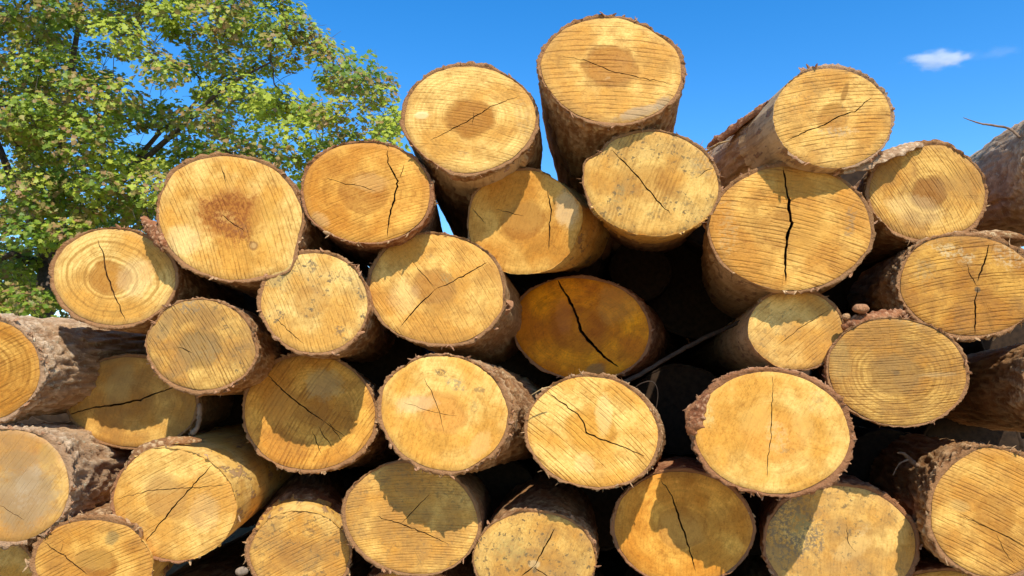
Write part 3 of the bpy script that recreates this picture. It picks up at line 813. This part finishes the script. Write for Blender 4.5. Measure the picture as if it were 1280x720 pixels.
make_log('twentyeight', 1051, 681, 94, 73, 4, 2.45, (920, 520),
    'log with a grey-blue stained left side and sunlit centre, bottom right of centre',
    p=dict(grey=.4, tint=.22, saw=80, sawc=.12, ring=.2, hr=.4, heart=.25, rim=.3, mould=.5, radial=.5), bt=6, brough=1.0, bark='C',
    patches=[(990, 660, 40, 50, 10, (.15, .12, .08), .8, .9), (1000, 655, 14, 16, 30, (.55, .40, .10), .5, .9), (1065, 685, 30, 14, -30, (.80, .50, .16), .5, .7), (1080, 662, 12, 8, -30, (.84, .6, .26), .3, .8)],
    cracks=[(1.0, (1058, 655), (1060, 678), (1070, 690))], shards=46)
make_log('twentynine', 1243, 642, 80, 78, 10, 2.28, (900, 520),
    'log with scaly furrowed bark on its left shoulder, in the bottom right corner',
    p=dict(grey=.2,val=.92, tint=.45, saw=-28, sawc=.75, ring=.15, ringf=80, hr=.3, heart=.35, rim=.4, pitch=.0105, radial=.1), bt=7, brough=1.6,
    cracks=[(1.6, (1196, 643), (1225, 655), (1262, 672), (1290, 688)), (1.0, (1246, 668), (1255, 688), (1268, 705))], pith=(0, 4),
    patches=[(1200, 632, 14, 9, 10, (.6, .38, .12), .5, .6)], bumps=[(110, 18, 4)], shards=60)
make_log('thirty', 117, 706, 74, 55, 6, 2.30, (420, 490),
    'low log with ragged bark over its top, bottom left below the peeled-flank log',
    p=dict(grey=.25,val=.88, tint=.55, saw=25, sawc=.65, ring=.1, hr=.32, heart=.5, rim=.3, pitch=.0105, radial=.1), bt=6.5, brough=1.3,
    cracks=[(1.8, (55, 678), (80, 695), (108, 718)), (1.1, (75, 690), (78, 680))], pith=(4, 0), bare=[(0, 40, .0, .6)],
    patches=[(140, 672, 9, 10, 20, (.22, .17, .07), .6, .5), (118, 700, 25, 14, 0, (.62, .36, .08), .5, .6)], bumps=[(60, 14, 3)], shards=50)
make_log('thirtyone', 12, 607, 74, 71, 10, 2.30, (480, 530),
    'log with a grey glossy worn face and thick pink-brown bark, on the left edge',
    p=dict(grey=.5,val=.85, tint=.45, saw=60, sawc=.12, ring=.1, hr=.4, heart=.2, rim=.4, radial=.1, rough=.45, spec=.5), bt=8, brough=1.7, bark='G',
    patches=[(30, 620, 44, 44, 0, (.42, .29, .15), .75, .6), (35, 600, 16, 22, 30, (.56, .42, .26), .5, .7), (20, 575, 30, 12, 0, (.42, .24, .08), .6, .7), (30, 625, 20, 12, -20, (.62, .48, .32), .4, .8), (60, 570, 12, 20, 0, (.60, .36, .08), .6, .7)],
    cracks=[(1.0, (0, 632), (14, 640), (30, 650))], shards=60)
make_log('thirtytwo', -18, 462, 66, 63, 4, 2.40, (640, 425),
    "left edge log with a long grey bark flank stretching beneath the pale round log",
    p=dict(val=.82, tint=.65, saw=30, sawc=.4, ring=.7, ringf=55, hr=.3, heart=.3, rim=.4, radial=.1), bt=7, brough=1.6, bark='G', shards=50)
make_log('thirtythree', -22, 722, 66, 52, 0, 2.52, (400, 500),
    'mostly hidden shaded log in the bottom left corner',
    p=dict(tint=.25, saw=60, sawc=.15, ring=.1, hr=.3, heart=.2, rim=.3, mould=.2), bt=5)
make_log('thirtyfour', 1364, 196, 76, 84, 0, 2.36, (930, 395),
    'grey-barked log entering at the upper right edge with only its flank showing',
    p=dict(tint=.4, saw=20, sawc=.5), bt=7, brough=1.1, bark='G', shards=50)
make_log('thirtyfive', 1362, 478, 78, 62, 0, 2.26, (900, 520),
    'bark-covered log in shade at the right edge, above the furrowed corner log',
    p=dict(tint=.4, saw=20, sawc=.5), bt=6, brough=1.3, bark='A', shards=60)
make_log('thirtysix', 512, 772, 74, 58, 0, 2.56, (620, 500),
    'brown log with just its top showing at the bottom edge under the slant-shadowed log',
    p=dict(tint=.7, saw=20, sawc=.3), bt=5, bark='C', shards=20)
make_log('thirtyseven', 1180, 772, 78, 58, 0, 2.48, (920, 500),
    'log with just its top rim showing at the bottom edge left of the corner log',
    p=dict(tint=.6, saw=20, sawc=.3), bt=5, bark='C', shards=20)
# added filler logs, coloured near-black so the hollows read as deep shade
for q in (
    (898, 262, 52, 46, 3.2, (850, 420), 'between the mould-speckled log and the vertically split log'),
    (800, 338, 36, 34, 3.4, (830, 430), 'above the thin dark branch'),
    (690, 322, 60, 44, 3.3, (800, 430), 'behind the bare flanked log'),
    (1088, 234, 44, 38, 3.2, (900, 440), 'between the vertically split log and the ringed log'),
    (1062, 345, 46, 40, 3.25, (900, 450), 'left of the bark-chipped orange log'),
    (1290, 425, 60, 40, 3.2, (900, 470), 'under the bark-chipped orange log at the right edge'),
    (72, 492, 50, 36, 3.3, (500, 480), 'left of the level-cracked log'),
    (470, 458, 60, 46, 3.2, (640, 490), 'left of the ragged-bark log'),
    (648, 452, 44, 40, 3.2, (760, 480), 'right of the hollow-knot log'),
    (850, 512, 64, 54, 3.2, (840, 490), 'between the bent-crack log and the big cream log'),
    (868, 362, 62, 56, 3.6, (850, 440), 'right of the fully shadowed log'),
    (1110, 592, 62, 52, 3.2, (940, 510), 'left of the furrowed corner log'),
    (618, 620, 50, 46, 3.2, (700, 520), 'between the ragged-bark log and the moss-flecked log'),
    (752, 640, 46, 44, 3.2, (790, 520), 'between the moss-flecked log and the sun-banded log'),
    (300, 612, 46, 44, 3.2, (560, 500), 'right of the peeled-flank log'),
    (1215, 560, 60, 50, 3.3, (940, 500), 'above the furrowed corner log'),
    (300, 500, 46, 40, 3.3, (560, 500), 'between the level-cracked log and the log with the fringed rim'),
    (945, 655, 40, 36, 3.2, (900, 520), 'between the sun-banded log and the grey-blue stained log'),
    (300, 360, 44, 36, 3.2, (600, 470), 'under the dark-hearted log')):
    make_log('recess %d' % q[0], *q[:4], 0, q[4], q[5], 'added shade-dark filler log ' + q[6], p=dict(gap_shade=True), bt=4, shards=0, res=.5, L=2.6)
# row added under the frame: carries the pile, blocks bounce light from the ground
for key, cx, a, lab in (('base a', 200, 78, 'bottom row log resting on the ground below the peeled-flank log'),
                        ('base b', 365, 62, 'bottom row log resting on the ground below the bare crescent log'),
                        ('base c', 690, 80, 'bottom row log resting on the ground below the star-split log'),
                        ('base d', 860, 76, 'bottom row log resting on the ground below the sun-banded log'),
                        ('base e', 1020, 74, 'bottom row log resting on the ground below the grey-blue stained log'),
                        ('base f', 1345, 78, 'bottom row log resting on the ground beyond the furrowed corner log')):
    make_log(key, cx, 800, a, 56, 0, 2.6, (cx * .3 + 500, 520), lab, p=dict(tint=.5, saw=10, sawc=.3), bt=5, shards=0, res=.5)

# ------------------------------------------------------------------ knots, flaps, loose pieces
def knot(key, px, py, rpx, dep_off, label=None, hollow=True, squash=.8):
    """a raised collar with a dark hollow, set on the flank of a log"""
    L_ = LOGS[key]; c = at(px, py, L_['D'] + dep_off); r = rpx * L_['D'] / F
    V, Fs = [], []; n1, n2 = 20, 12
    for j in range(n2):
        v = j / (n2 - 1)
        R = r * (1.25 - .75 * v) if v < .75 else r * (.69 - 1.2 * (v - .75))
        z = r * (.55 * math.sin(v * math.pi * .6)) if v < .75 else r * (.54 - 3.2 * (v - .75))
        for i in range(n1):
            a_ = 2 * math.pi * i / n1; w = 1 + .16 * math.sin(3 * a_ + j * .3) + random.uniform(-.07, .07)
            V.append((R * w * math.cos(a_), R * w * squash * math.sin(a_), z))
    for j in range(n2 - 1):
        for i in range(n1):
            i2 = (i + 1) % n1; Fs.append((j * n1 + i, j * n1 + i2, (j + 1) * n1 + i2, (j + 1) * n1 + i))
    Fs.append(tuple((n2 - 1) * n1 + i for i in range(n1)))
    o = mesh('knot', V, Fs, BARK_C, None, attrs={'h': [.6] * len(V), 'inner': [.6 if k < 8 * n1 else .2 for k in range(len(V))]})
    d = (CP - c).normalized(); X_ = (d + Vector((.35, 0, -.1))).normalized()
    o.parent = L_['root']
    o.matrix_world = L_['M'].inverted() @ (Matrix.Translation(c) @ X_.to_track_quat('Z', 'Y').to_matrix().to_4x4())
    o.matrix_basis = o.matrix_world.copy()
    return o
bpy.context.view_layer.update()
knot('twelve', 630, 383, 10, .015)
knot('four', 572, 217, 13, .0, squash=.5)
P8 = LOGS['eight']['root']
slab('bark_flap', [(1052, 215, 2.43, .010), (1076, 205, 2.44, .026), (1104, 193, 2.46, .030), (1130, 184, 2.48, .024), (1152, 179, 2.50, .012)], .013, BARK_G, P8, curl=.5, seed=3, nrm=(-.2, -.5, .8))
P10 = LOGS['ten']['root']
slab('bark_flap', [(1122, 342, 2.50, .020), (1140, 322, 2.46, .034), (1165, 306, 2.45, .030), (1200, 296, 2.44, .022), (1245, 292, 2.44, .016), (1290, 296, 2.44, .012)], .014, BARK_A, P10, curl=.4, seed=8, nrm=(-.25, -.6, .75))
P2 = LOGS['two']['root']
slab('bark_flap', [(178, 272, 2.50, .010), (188, 284, 2.47, .024), (197, 297, 2.45, .026), (207, 312, 2.44, .014)], .018, BARK_C, P2, curl=.3, seed=11, nrm=(-.4, -.9, .1), rough=.8)
P23 = LOGS['twentythree']['root']
slab('bark_flap', [(160, 580, 2.40, .006), (170, 564, 2.40, .018), (192, 553, 2.42, .022), (222, 548, 2.45, .018), (252, 549, 2.48, .008)], .010, BARK_A, P23, curl=.7, seed=13, nrm=(0, -.3, .9))
P20 = LOGS['twenty']['root']
slab('bark_flap', [(886, 492, 2.27, .006), (874, 508, 2.27, .018), (866, 526, 2.27, .030), (862, 542, 2.27, .014)], .018, BARK_C, P20, curl=.5, seed=17, nrm=(-.6, -.7, .3), rough=.7)
P18 = LOGS['eighteen']['root']
slab('bark_flap', [(618, 462, 2.37, .010), (632, 474, 2.40, .024), (645, 492, 2.44, .030), (652, 515, 2.48, .026), (648, 540, 2.52, .012)], .012, BARK_A, P18, curl=.4, seed=19, nrm=(.75, -.6, .4), rough=.6)
P7 = LOGS['seven']['root']
slab('bark_flap', [(885, 182, 2.85, .014), (905, 168, 2.78, .030), (930, 150, 2.68, .026), (955, 134, 2.58, .016), (972, 122, 2.48, .006)], .014, BARK_C, P7, curl=.6, seed=23, nrm=(-.3, -.4, .8), rough=.8)
# loose slab on the olive log, with a rounded chunk on it
o = slab('bark_slab', [(1054, 412, 2.44, .006), (1062, 403, 2.42, .020), (1085, 397, 2.41, .028), (1110, 393, 2.41, .020), (1134, 391, 2.41, .006)], .020, BARK_C, None, curl=.25, seed=29, nrm=(0, -.55, .85), rough=.8)
tag(recentre(o), 'reddish brown bark slab lying on top of the olive-yellow log', 'bark')
o = slab('bark_slab', [(1058, 420, 2.42, .004), (1066, 414, 2.40, .010), (1076, 409, 2.40, .011), (1086, 405, 2.40, .003)], .010, BARK_C, None, curl=.25, seed=31, nrm=(0, -.55, .85), rough=.8)
tag(recentre(o), 'small bark flake wedged under the larger bark slab', 'bark')
def lump(name, px, py, d, r, mat, label, cat, seed=1, sq=(1, .8, .62)):
    V, Fs = [], []; n1, n2 = 22, 14
    for j in range(n2 + 1):
        ph = math.pi * j / n2
        for i in range(n1):
            a_ = 2 * math.pi * i / n1; V.append((math.sin(ph) * math.cos(a_) * sq[0], math.sin(ph) * math.sin(a_) * sq[1], math.cos(ph) * sq[2]))
    V = np.array(V); V = V * (1 + .16 * fbm(V * 2 + seed, 3, seed))[:, None] * r
    for j in range(n2):
        for i in range(n1):
            i2 = (i + 1) % n1; Fs.append((j * n1 + i, (j + 1) * n1 + i, (j + 1) * n1 + i2, j * n1 + i2))
    o = mesh(name, V, Fs, mat, None, attrs={'h': [.7] * len(V), 'inner': [.5] * len(V)}); o.location = at(px, py, d)
    tag(o, label, cat); return o
lump('wood_chunk', 1076, 386, 2.40, .026, BARK_C, 'rounded reddish wood chunk sitting on the bark slab', 'wood chunk', 3, (1, .9, .62))
lump('wood_chunk', 1058, 396, 2.42, .014, BARK_A, 'tiny dark wood chunk at the left tip of the bark slab', 'wood chunk', 5, (1, .8, .8))
lump('stone', 302, 714, 2.46, .022, plain('pale_stone', (.34, .25, .17)), 'small pale stone wedged beside the bare crescent log at the bottom', 'stone', 7)
def stick(name, pts, mat, label, cat, seg=7, rough=.12, n=26):
    Q = spline(pts, n); V, Fs = tube([[(at(q[0], q[1], q[2]) + Vector((random.uniform(-1, 1), random.uniform(-1, 1), random.uniform(-1, 1))) * q[3] * .15, q[3]) for q in Q]], seg, rough=rough)
    o = mesh(name, np.array([tuple(v) for v in V]), Fs, mat, None, attrs={'h': [.5] * len(V), 'inner': [0] * len(V)})
    tag(recentre(o), label, cat); return o
stick('branch', [(762, 486, 2.72, .008), (800, 468, 2.75, .009), (840, 444, 2.78, .008), (870, 428, 2.80, .009), (925, 402, 2.86, .007), (960, 384, 2.95, .005)], STICK, 'thin dark branch bridging the black gap at the centre of the pile', 'branch')
stick('bark_strip', [(786, 492, 2.60, .0016), (800, 480, 2.58, .0018), (815, 477, 2.57, .0018), (822, 488, 2.56, .0016), (821, 506, 2.55, .0014), (818, 514, 2.55, .001)], STICK, 'thin curled bark strip looping in the dark above the bent-crack log', 'bark strip', 5)
stick('twig', [(1275, 172, 2.45, .004), (1262, 161, 2.48, .004), (1243, 157, 2.50, .0036), (1224, 154, 2.50, .0026), (1204, 147, 2.50, .001)], STRIP, 'short pale curved twig sticking out against the sky at the upper right', 'twig', 6)
stick('twig', [(250, 505, 2.62, .008), (249, 520, 2.60, .009), (247, 533, 2.58, .007), (241, 541, 2.57, .010), (236, 543, 2.57, .003)], STRIP, 'short brown broken twig hanging right of the level-cracked log', 'twig', 7)
stick('torn_strip', [(1148, 583, 2.56, .008), (1138, 575, 2.54, .009), (1130, 567, 2.52, .005), (1122, 566, 2.50, .003)], STRIP, 'torn pale bark strip in the dark gap left of the furrowed corner log', 'bark strip', 6, .3)
stick('torn_strip', [(1136, 574, 2.53, .004), (1124, 580, 2.52, .003), (1116, 594, 2.51, .002)], STRIP, 'thin thread of bark curling down beside the torn pale strip', 'bark strip', 5, .3)
# ragged fibres at the upper left of log six, and the twig-like tips near log seven
stick('splinter', [(880, 192, 2.80, .006), (898, 180, 2.74, .005), (912, 176, 2.72, .002)], SPLINTER, 'short splinter poking up at the far end of the half peeled log', 'splinter', 5)
stick('splinter', [(664, 494, 2.34, .001), (676, 487, 2.335, .0018), (686, 484, 2.335, .002), (692, 486, 2.34, .001)], SPLINTER, 'frayed splinter curling off the upper left rim of the bent-crack log', 'splinter', 5)

# near-black timbers added behind the pile to stop light showing through
def cross_blocker(x0, x1, y, z, r, label):
    c = Vector(((x0 + x1) / 2, y, z)); root = empty('log', c, label, 'log', GROUP)
    ns, nt_ = 40, 40; V, Fs = [], []
    ss_ = np.linspace(x0 - c.x, x1 - c.x, ns); a_ = np.linspace(0, 2 * math.pi, nt_, endpoint=False)
    A, X_ = np.meshgrid(a_, ss_); A = A.ravel(); X_ = X_.ravel()
    Q = np.stack([X_ * .4 + z * 7, np.cos(A) * r, np.sin(A) * r], 1)
    rr = r + .007 * fbm(Q * 40, 3, int(z * 100)) + .01 * fbm(Q * 5, 2, int(z * 77))
    V = np.stack([X_, np.cos(A) * rr, np.sin(A) * rr], 1)
    Fs = [(k * nt_ + i, k * nt_ + (i + 1) % nt_, (k + 1) * nt_ + (i + 1) % nt_, (k + 1) * nt_ + i) for k in range(ns - 1) for i in range(nt_)]
    mesh('bark', V, Fs, GAPSHADE, root, attrs={'h': .5 + .5 * fbm(Q * 40, 2, 3), 'inner': np.zeros(len(V))})
    for e, xx in ((0, 0), (1, ns - 1)):
        E = V[xx * nt_:(xx + 1) * nt_]; E = np.concatenate([E, [E.mean(0)]])
        mesh('sawn_end', E, [((i, (i + 1) % nt_, nt_) if e else ((i + 1) % nt_, i, nt_)) for i in range(nt_)], PEELED, root)
names = ['lowest', 'second', 'third', 'fourth', 'fifth', 'sixth', 'seventh', 'eighth', 'ninth']
z = .14
for i, r in enumerate([.15, .14, .15, .13, .14]):
    cross_blocker(-4.4 + .3 * (i % 2), 5.0 - .2 * (i % 3), 6.0, z, r, '%s of the long light-blocking timbers added crosswise behind the pile' % names[i]); z += 1.97 * r * .97
for i, (r, xa, xb) in enumerate([(.13, -.3, 4.6), (.12, .1, 4.2)]):
    cross_blocker(xa, xb, 6.0, z, r, 'short light-blocking timber added crosswise behind the pile, %s from the ground' % names[5 + i]); z += 1.9 * r
# ------------------------------------------------------------------ tree
def leaf_mat():
    b = NB('leaf'); v = b.attr('tone'); r = b.attr('red')
    c = b.mix(b.ss(v, 0, 1), (.13, .22, .02), (.50, .54, .055))
    c = b.mix(r, c, (.40, .20, .09))
    b.set(b.b.inputs['Base Color'], c)
    b.b.inputs['Roughness'].default_value = .5; b.b.inputs['Specular IOR Level'].default_value = .35
    tr = b.n('ShaderNodeBsdfTranslucent'); b.set(tr.inputs[0], b.mix(.5, c, (.40, .52, .03)))
    mx = b.n('ShaderNodeMixShader'); mx.inputs[0].default_value = .42
    b.t.links.new(b.b.outputs[0], mx.inputs[1]); b.t.links.new(tr.outputs[0], mx.inputs[2]); b.t.links.new(mx.outputs[0], b.o.inputs[0])
    return b.m
LEAF = leaf_mat()
TBARK = plain('tree_bark', (.13, .095, .07), .9, 20)
# five-lobed leaf outline, folded on its midrib; two halves
half = [(0, -.5), (.20, -.42), (.50, -.22), (.30, -.02), (.56, .22), (.22, .20), (0, .62)]
LV = np.array([(x, y, .20 * abs(x)) for x, y in half] + [(-x, y, .20 * abs(x)) for x, y in half[1:-1]])
# left half uses indexes 0, 7..11, 6
FL = [(0, 1, 2, 3), (0, 3, 4, 5, 6), (0, 8, 7) , (0, 6, 11, 10, 9), (0, 9, 8)]
LV[6] *= 1
def rot_from(nv, spin):
    z = nv / np.linalg.norm(nv, axis=1)[:, None]
    ref = np.where(np.abs(z[:, 2:3]) < .95, np.array([[0, 0, 1.]]), np.array([[1., 0, 0]]))
    x = np.cross(ref, z); x /= np.linalg.norm(x, axis=1)[:, None]; y = np.cross(z, x)
    c, s = np.cos(spin)[:, None], np.sin(spin)[:, None]
    return np.stack([x * c + y * s, -x * s + y * c, z], 2)
def leaves(P, N, size, rs):
    R = rot_from(N, rs.uniform(0, 6.283, len(P)))
    return np.einsum('nij,kj->nki', R, LV) * size[:, None, None] + P[:, None, :]
def make_tree(label, D0, DR, regions, base, nclump, nleaf, lsize, seed, fork_px, redfrac=.2, solo=0, tone=(.1, 1.0), box=(-420, 520, -330, 430), crad=.36):
    rs = np.random.default_rng(seed); random.seed(seed)
    root = empty('tree', base, label, 'tree')
    bx_, by_, bz_ = base
    cl = []
    tries = 0
    while len(cl) < nclump and tries < 60000:
        tries += 1
        px, py, d = rs.uniform(box[0], box[1]), rs.uniform(box[2], box[3]), D0 + rs.uniform(-DR, DR)
        ok = any(((px - r[0]) / r[2]) ** 2 + ((py - r[1]) / r[3]) ** 2 + ((d - D0) / DR) ** 2 * r[4] < 1 for r in regions)
        if not ok: continue
        q = np.array(at(px, py, d))
        if any(((q - c) ** 2).sum() < (crad * .85) ** 2 for c, _ in cl): continue
        cl.append((q, rs.uniform(.7, 1.25)))
    cl_c = np.array([c for c, _ in cl])
    # limbs: trunk to fork, main limbs, then boughs to clump centres
    fork = at(*fork_px); B = Vector(base)
    tr = [[(B, .26), (B.lerp(fork, .3) + Vector((.1, 0, 0)), .21), (B.lerp(fork, .65) - Vector((.08, 0, 0)), .18), (fork, .14)]]
    def add_part(name, paths, seg):
        V, Fs = tube(paths, seg, rough=.08); V = np.array([tuple(v - B) for v in V])
        return mesh(name, V, Fs, TBARK, root)
    add_part('trunk', tr, 12)
    K = 9
    ctr = cl_c[rs.choice(len(cl_c), K, replace=False)]
    for _ in range(6):
        asg = ((cl_c[:, None] - ctr[None]) ** 2).sum(2).argmin(1)
        for k in range(K):
            if (asg == k).any(): ctr[k] = cl_c[asg == k].mean(0)
    tw = []
    for k in range(K):
        e = Vector(ctr[k]); mid = fork.lerp(e, .5) + Vector((0, 0, .15 * (e - fork).length)) + Vector(rs.normal(0, .12, 3))
        path = []
        for i in range(9):
            t = i / 8; p_ = fork * (1 - t) ** 2 + mid * 2 * t * (1 - t) + e * t * t
            path.append((p_ + Vector(rs.normal(0, .03, 3)), (.07 * (1 - t) + .014)))
        add_part('limb', [path], 8)
        mem = [i for i in range(len(cl)) if asg[i] == k]
        nodes = [path[q][0] for q in range(3, 9)]
        nodesr = [.020] * 6
        left = list(mem)
        while left:
            NA = np.array([tuple(q) for q in nodes]); CC = cl_c[left]
            dm = ((CC[:, None] - NA[None]) ** 2).sum(2); a_, n_i = np.unravel_index(dm.argmin(), dm.shape)
            i = left.pop(a_); c = Vector(cl[i][0]); s_ = nodes[n_i]; r0 = nodesr[n_i]
            m_ = s_.lerp(c, .5) + Vector(rs.normal(0, .09, 3)) + Vector((0, 0, .08))
            pp = []
            for j in range(6):
                t = j / 5; pp.append((s_ * (1 - t) ** 2 + m_ * 2 * t * (1 - t) + c * t * t + Vector(rs.normal(0, .02, 3)), max(.005, r0 * .85 * (1 - t) + r0 * .6 * t)))
            tw.append(pp)
            for j in (2, 4, 5): nodes.append(pp[j][0]); nodesr.append(max(.007, pp[j][1]))
            for j in range(5):
                s2 = pp[rs.integers(2, 6)][0]; e2 = c + Vector(rs.normal(0, crad * .7, 3))
                tw.append([(s2, .005), (s2.lerp(e2, .5) + Vector(rs.normal(0, .05, 3)), .004), (e2, .002)])
    o = add_part('twigs', tw, 4); tag(o, kind='stuff')
    P, Nn, tn, rd = [], [], [], []
    for c, sc in cl:
        k = int(nleaf * sc)
        u = rs.normal(0, 1, (k, 3)); u /= np.linalg.norm(u, axis=1)[:, None]
        rr = crad * sc * rs.uniform(.25, 1.08, k) ** .6
        q = c + u * rr[:, None] * np.array([1.15, 1.1, .72])
        P.append(q); nn = u * .55 + np.array([0.22, -.70, .78]) + rs.normal(0, .40, (k, 3)); Nn.append(nn)
        ct = rs.uniform(tone[0], tone[1]); cr = rs.random() < redfrac
        tn.append(np.clip(ct + rs.normal(0, .22, k), 0, 1)); rd.append(np.where(rs.random(k) < (.55 if cr else .06), rs.uniform(.4, 1, k), 0))
    P = np.concatenate(P); Nn = np.concatenate(Nn); tn = np.concatenate(tn); rd = np.concatenate(rd)
    sz = lsize * rs.uniform(.6, 1.2, len(P))
    # nearest leaves that face the camera become single leaves
    idx = np.array([], int)
    if solo:
        rel = P - np.array(CP); dd = rel @ np.array(FWD); X_ = rel @ np.array(RT) / dd * F + W / 2; Y_ = -(rel @ np.array(UP)) / dd * F + H / 2
        vis = (X_ > 0) & (X_ < 500) & (Y_ > 0) & (Y_ < 290)
        score = np.where(vis, sz / dd, -1); idx = np.argsort(-score)[:solo]
    rest = np.setdiff1d(np.arange(len(P)), idx)
    V = leaves(P[rest] - np.array(base), Nn[rest], sz[rest], rs)
    n_ = len(rest); nv = len(LV)
    me = bpy.data.meshes.new('foliage'); me.vertices.add(n_ * nv); me.vertices.foreach_set('co', V.reshape(-1))
    lens = np.array([len(f) for f in FL]); flat = np.concatenate([np.array(f) for f in FL])
    L_ = (flat[None] + np.arange(n_)[:, None] * nv).ravel(); ls = np.tile(lens, n_)
    me.loops.add(len(L_)); me.loops.foreach_set('vertex_index', L_.astype(np.int32))
    me.polygons.add(len(ls)); st = np.concatenate([[0], np.cumsum(ls)[:-1]]); me.polygons.foreach_set('loop_start', st.astype(np.int32)); me.polygons.foreach_set('loop_total', ls.astype(np.int32))
    for nm, arr in (('tone', tn), ('red', rd)):
        a_ = me.attributes.new(nm, 'FLOAT', 'POINT'); a_.data.foreach_set('value', np.repeat(arr[rest], nv).astype(np.float32))
    me.materials.append(LEAF); me.update(calc_edges=True); me.validate()
    o = bpy.data.objects.new('foliage', me); COL.objects.link(o); o.parent = root; tag(o, kind='stuff')
    if solo:
        ms = []
        for q in range(8):
            ml = bpy.data.meshes.new('leaf'); ml.from_pydata(LV.tolist(), [], FL); ml.materials.append(LEAF)
            for nm, val in (('tone', q / 7), ('red', .7 if q == 3 else 0)):
                a_ = ml.attributes.new(nm, 'FLOAT', 'POINT'); a_.data.foreach_set('value', np.full(nv, val, np.float32))
            ms.append(ml)
        RR = rot_from(Nn[idx], rs.uniform(0, 6.28, len(idx)))
        for j, i in enumerate(idx):
            lo = bpy.data.objects.new('leaf', ms[int(tn[i] * 7)]); COL.objects.link(lo); lo.parent = root
            m_ = Matrix(RR[j].tolist()).to_4x4(); m_ = Matrix.Translation(Vector(P[i]) - B) @ m_ @ Matrix.Scale(float(sz[i]), 4)
            lo.matrix_basis = m_
    return root
bp = at(60, 470, 12.4); 
make_tree('leafy broadleaf tree with green and russet leaves filling the upper left', 12.2, 2.3,
    [(60, 40, 360, 330, 1), (330, 150, 150, 95, .8), (430, 125, 62, 62, .6), (470, 150, 34, 45, .5), (30, 330, 260, 130, 1), (180, 250, 150, 120, 1)],
    (bp.x, bp.y, 0.0), 640, 155, .082, 21, (60, 330, 13.6), redfrac=.55, solo=260, crad=.31)
bp = at(40, 470, 17.0)
make_tree('darker green tree standing low behind the leafy tree at the left edge', 17.0, 2.0,
    [(60, 380, 230, 130, 1), (-150, 330, 260, 170, 1)], (bp.x, bp.y, 0.0), 130, 110, .15, 33, (30, 450, 17.0), redfrac=.1, tone=(0, .5), box=(-420, 330, 200, 520), crad=.5)

# ------------------------------------------------------------------ cloud
def cloud():
    b = NB('cloud_vapour'); b.t.nodes.remove(b.b)
    P = b.pos()
    vol = b.n('ShaderNodeVolumePrincipled'); vol.inputs['Color'].default_value = (1, 1, 1, 1); vol.inputs['Anisotropy'].default_value = -.3
    q = b.vmap(P, sc=(1 / 56, 1 / 26, 1 / 13))
    q2 = b.vmap(P, loc=(-1.15, 0, -.35), sc=(1 / 66, 1 / 24, 1 / 8))
    ln = b.n('ShaderNodeVectorMath', operation='LENGTH'); b.t.links.new(q, ln.inputs[0])
    n = b.noise(b.vmap(P, sc=(.6, 1, 1.5)), .040, 5, .62)
    d = b.ss(b.add(ln.outputs['Value'], b.mul(b.sub(n, .5), 2.6)), .35, .98, 1, 0)
    l2 = b.n('ShaderNodeVectorMath', operation='LENGTH'); b.t.links.new(q2, l2.inputs[0])
    d2 = b.ss(b.add(l2.outputs['Value'], b.mul(b.sub(n, .5), 2.6)), .1, 1.0, 1, 0)
    b.set(vol.inputs['Density'], b.add(b.mul(d, .032), b.mul(d2, .004)))
    b.t.links.new(vol.outputs[0], b.o.inputs['Volume'])
    V, Fs = [], []; n1, n2 = 32, 18
    for j in range(n2 + 1):
        ph = math.pi * j / n2
        for i in range(n1):
            a_ = 2 * math.pi * i / n1; V.append((math.sin(ph) * math.cos(a_) * 150, math.sin(ph) * math.sin(a_) * 34, math.cos(ph) * 22))
    for j in range(n2):
        for i in range(n1):
            i2 = (i + 1) % n1; Fs.append((j * n1 + i, (j + 1) * n1 + i, (j + 1) * n1 + i2, j * n1 + i2))
    o = mesh('cloud', V, Fs, b.m); o.location = at(1176, 74, 1100); o.rotation_euler = (0, math.radians(-6), 0)
    tag(o, 'small wispy white cloud alone in the blue sky at the upper right', 'cloud'); return o
cloud()
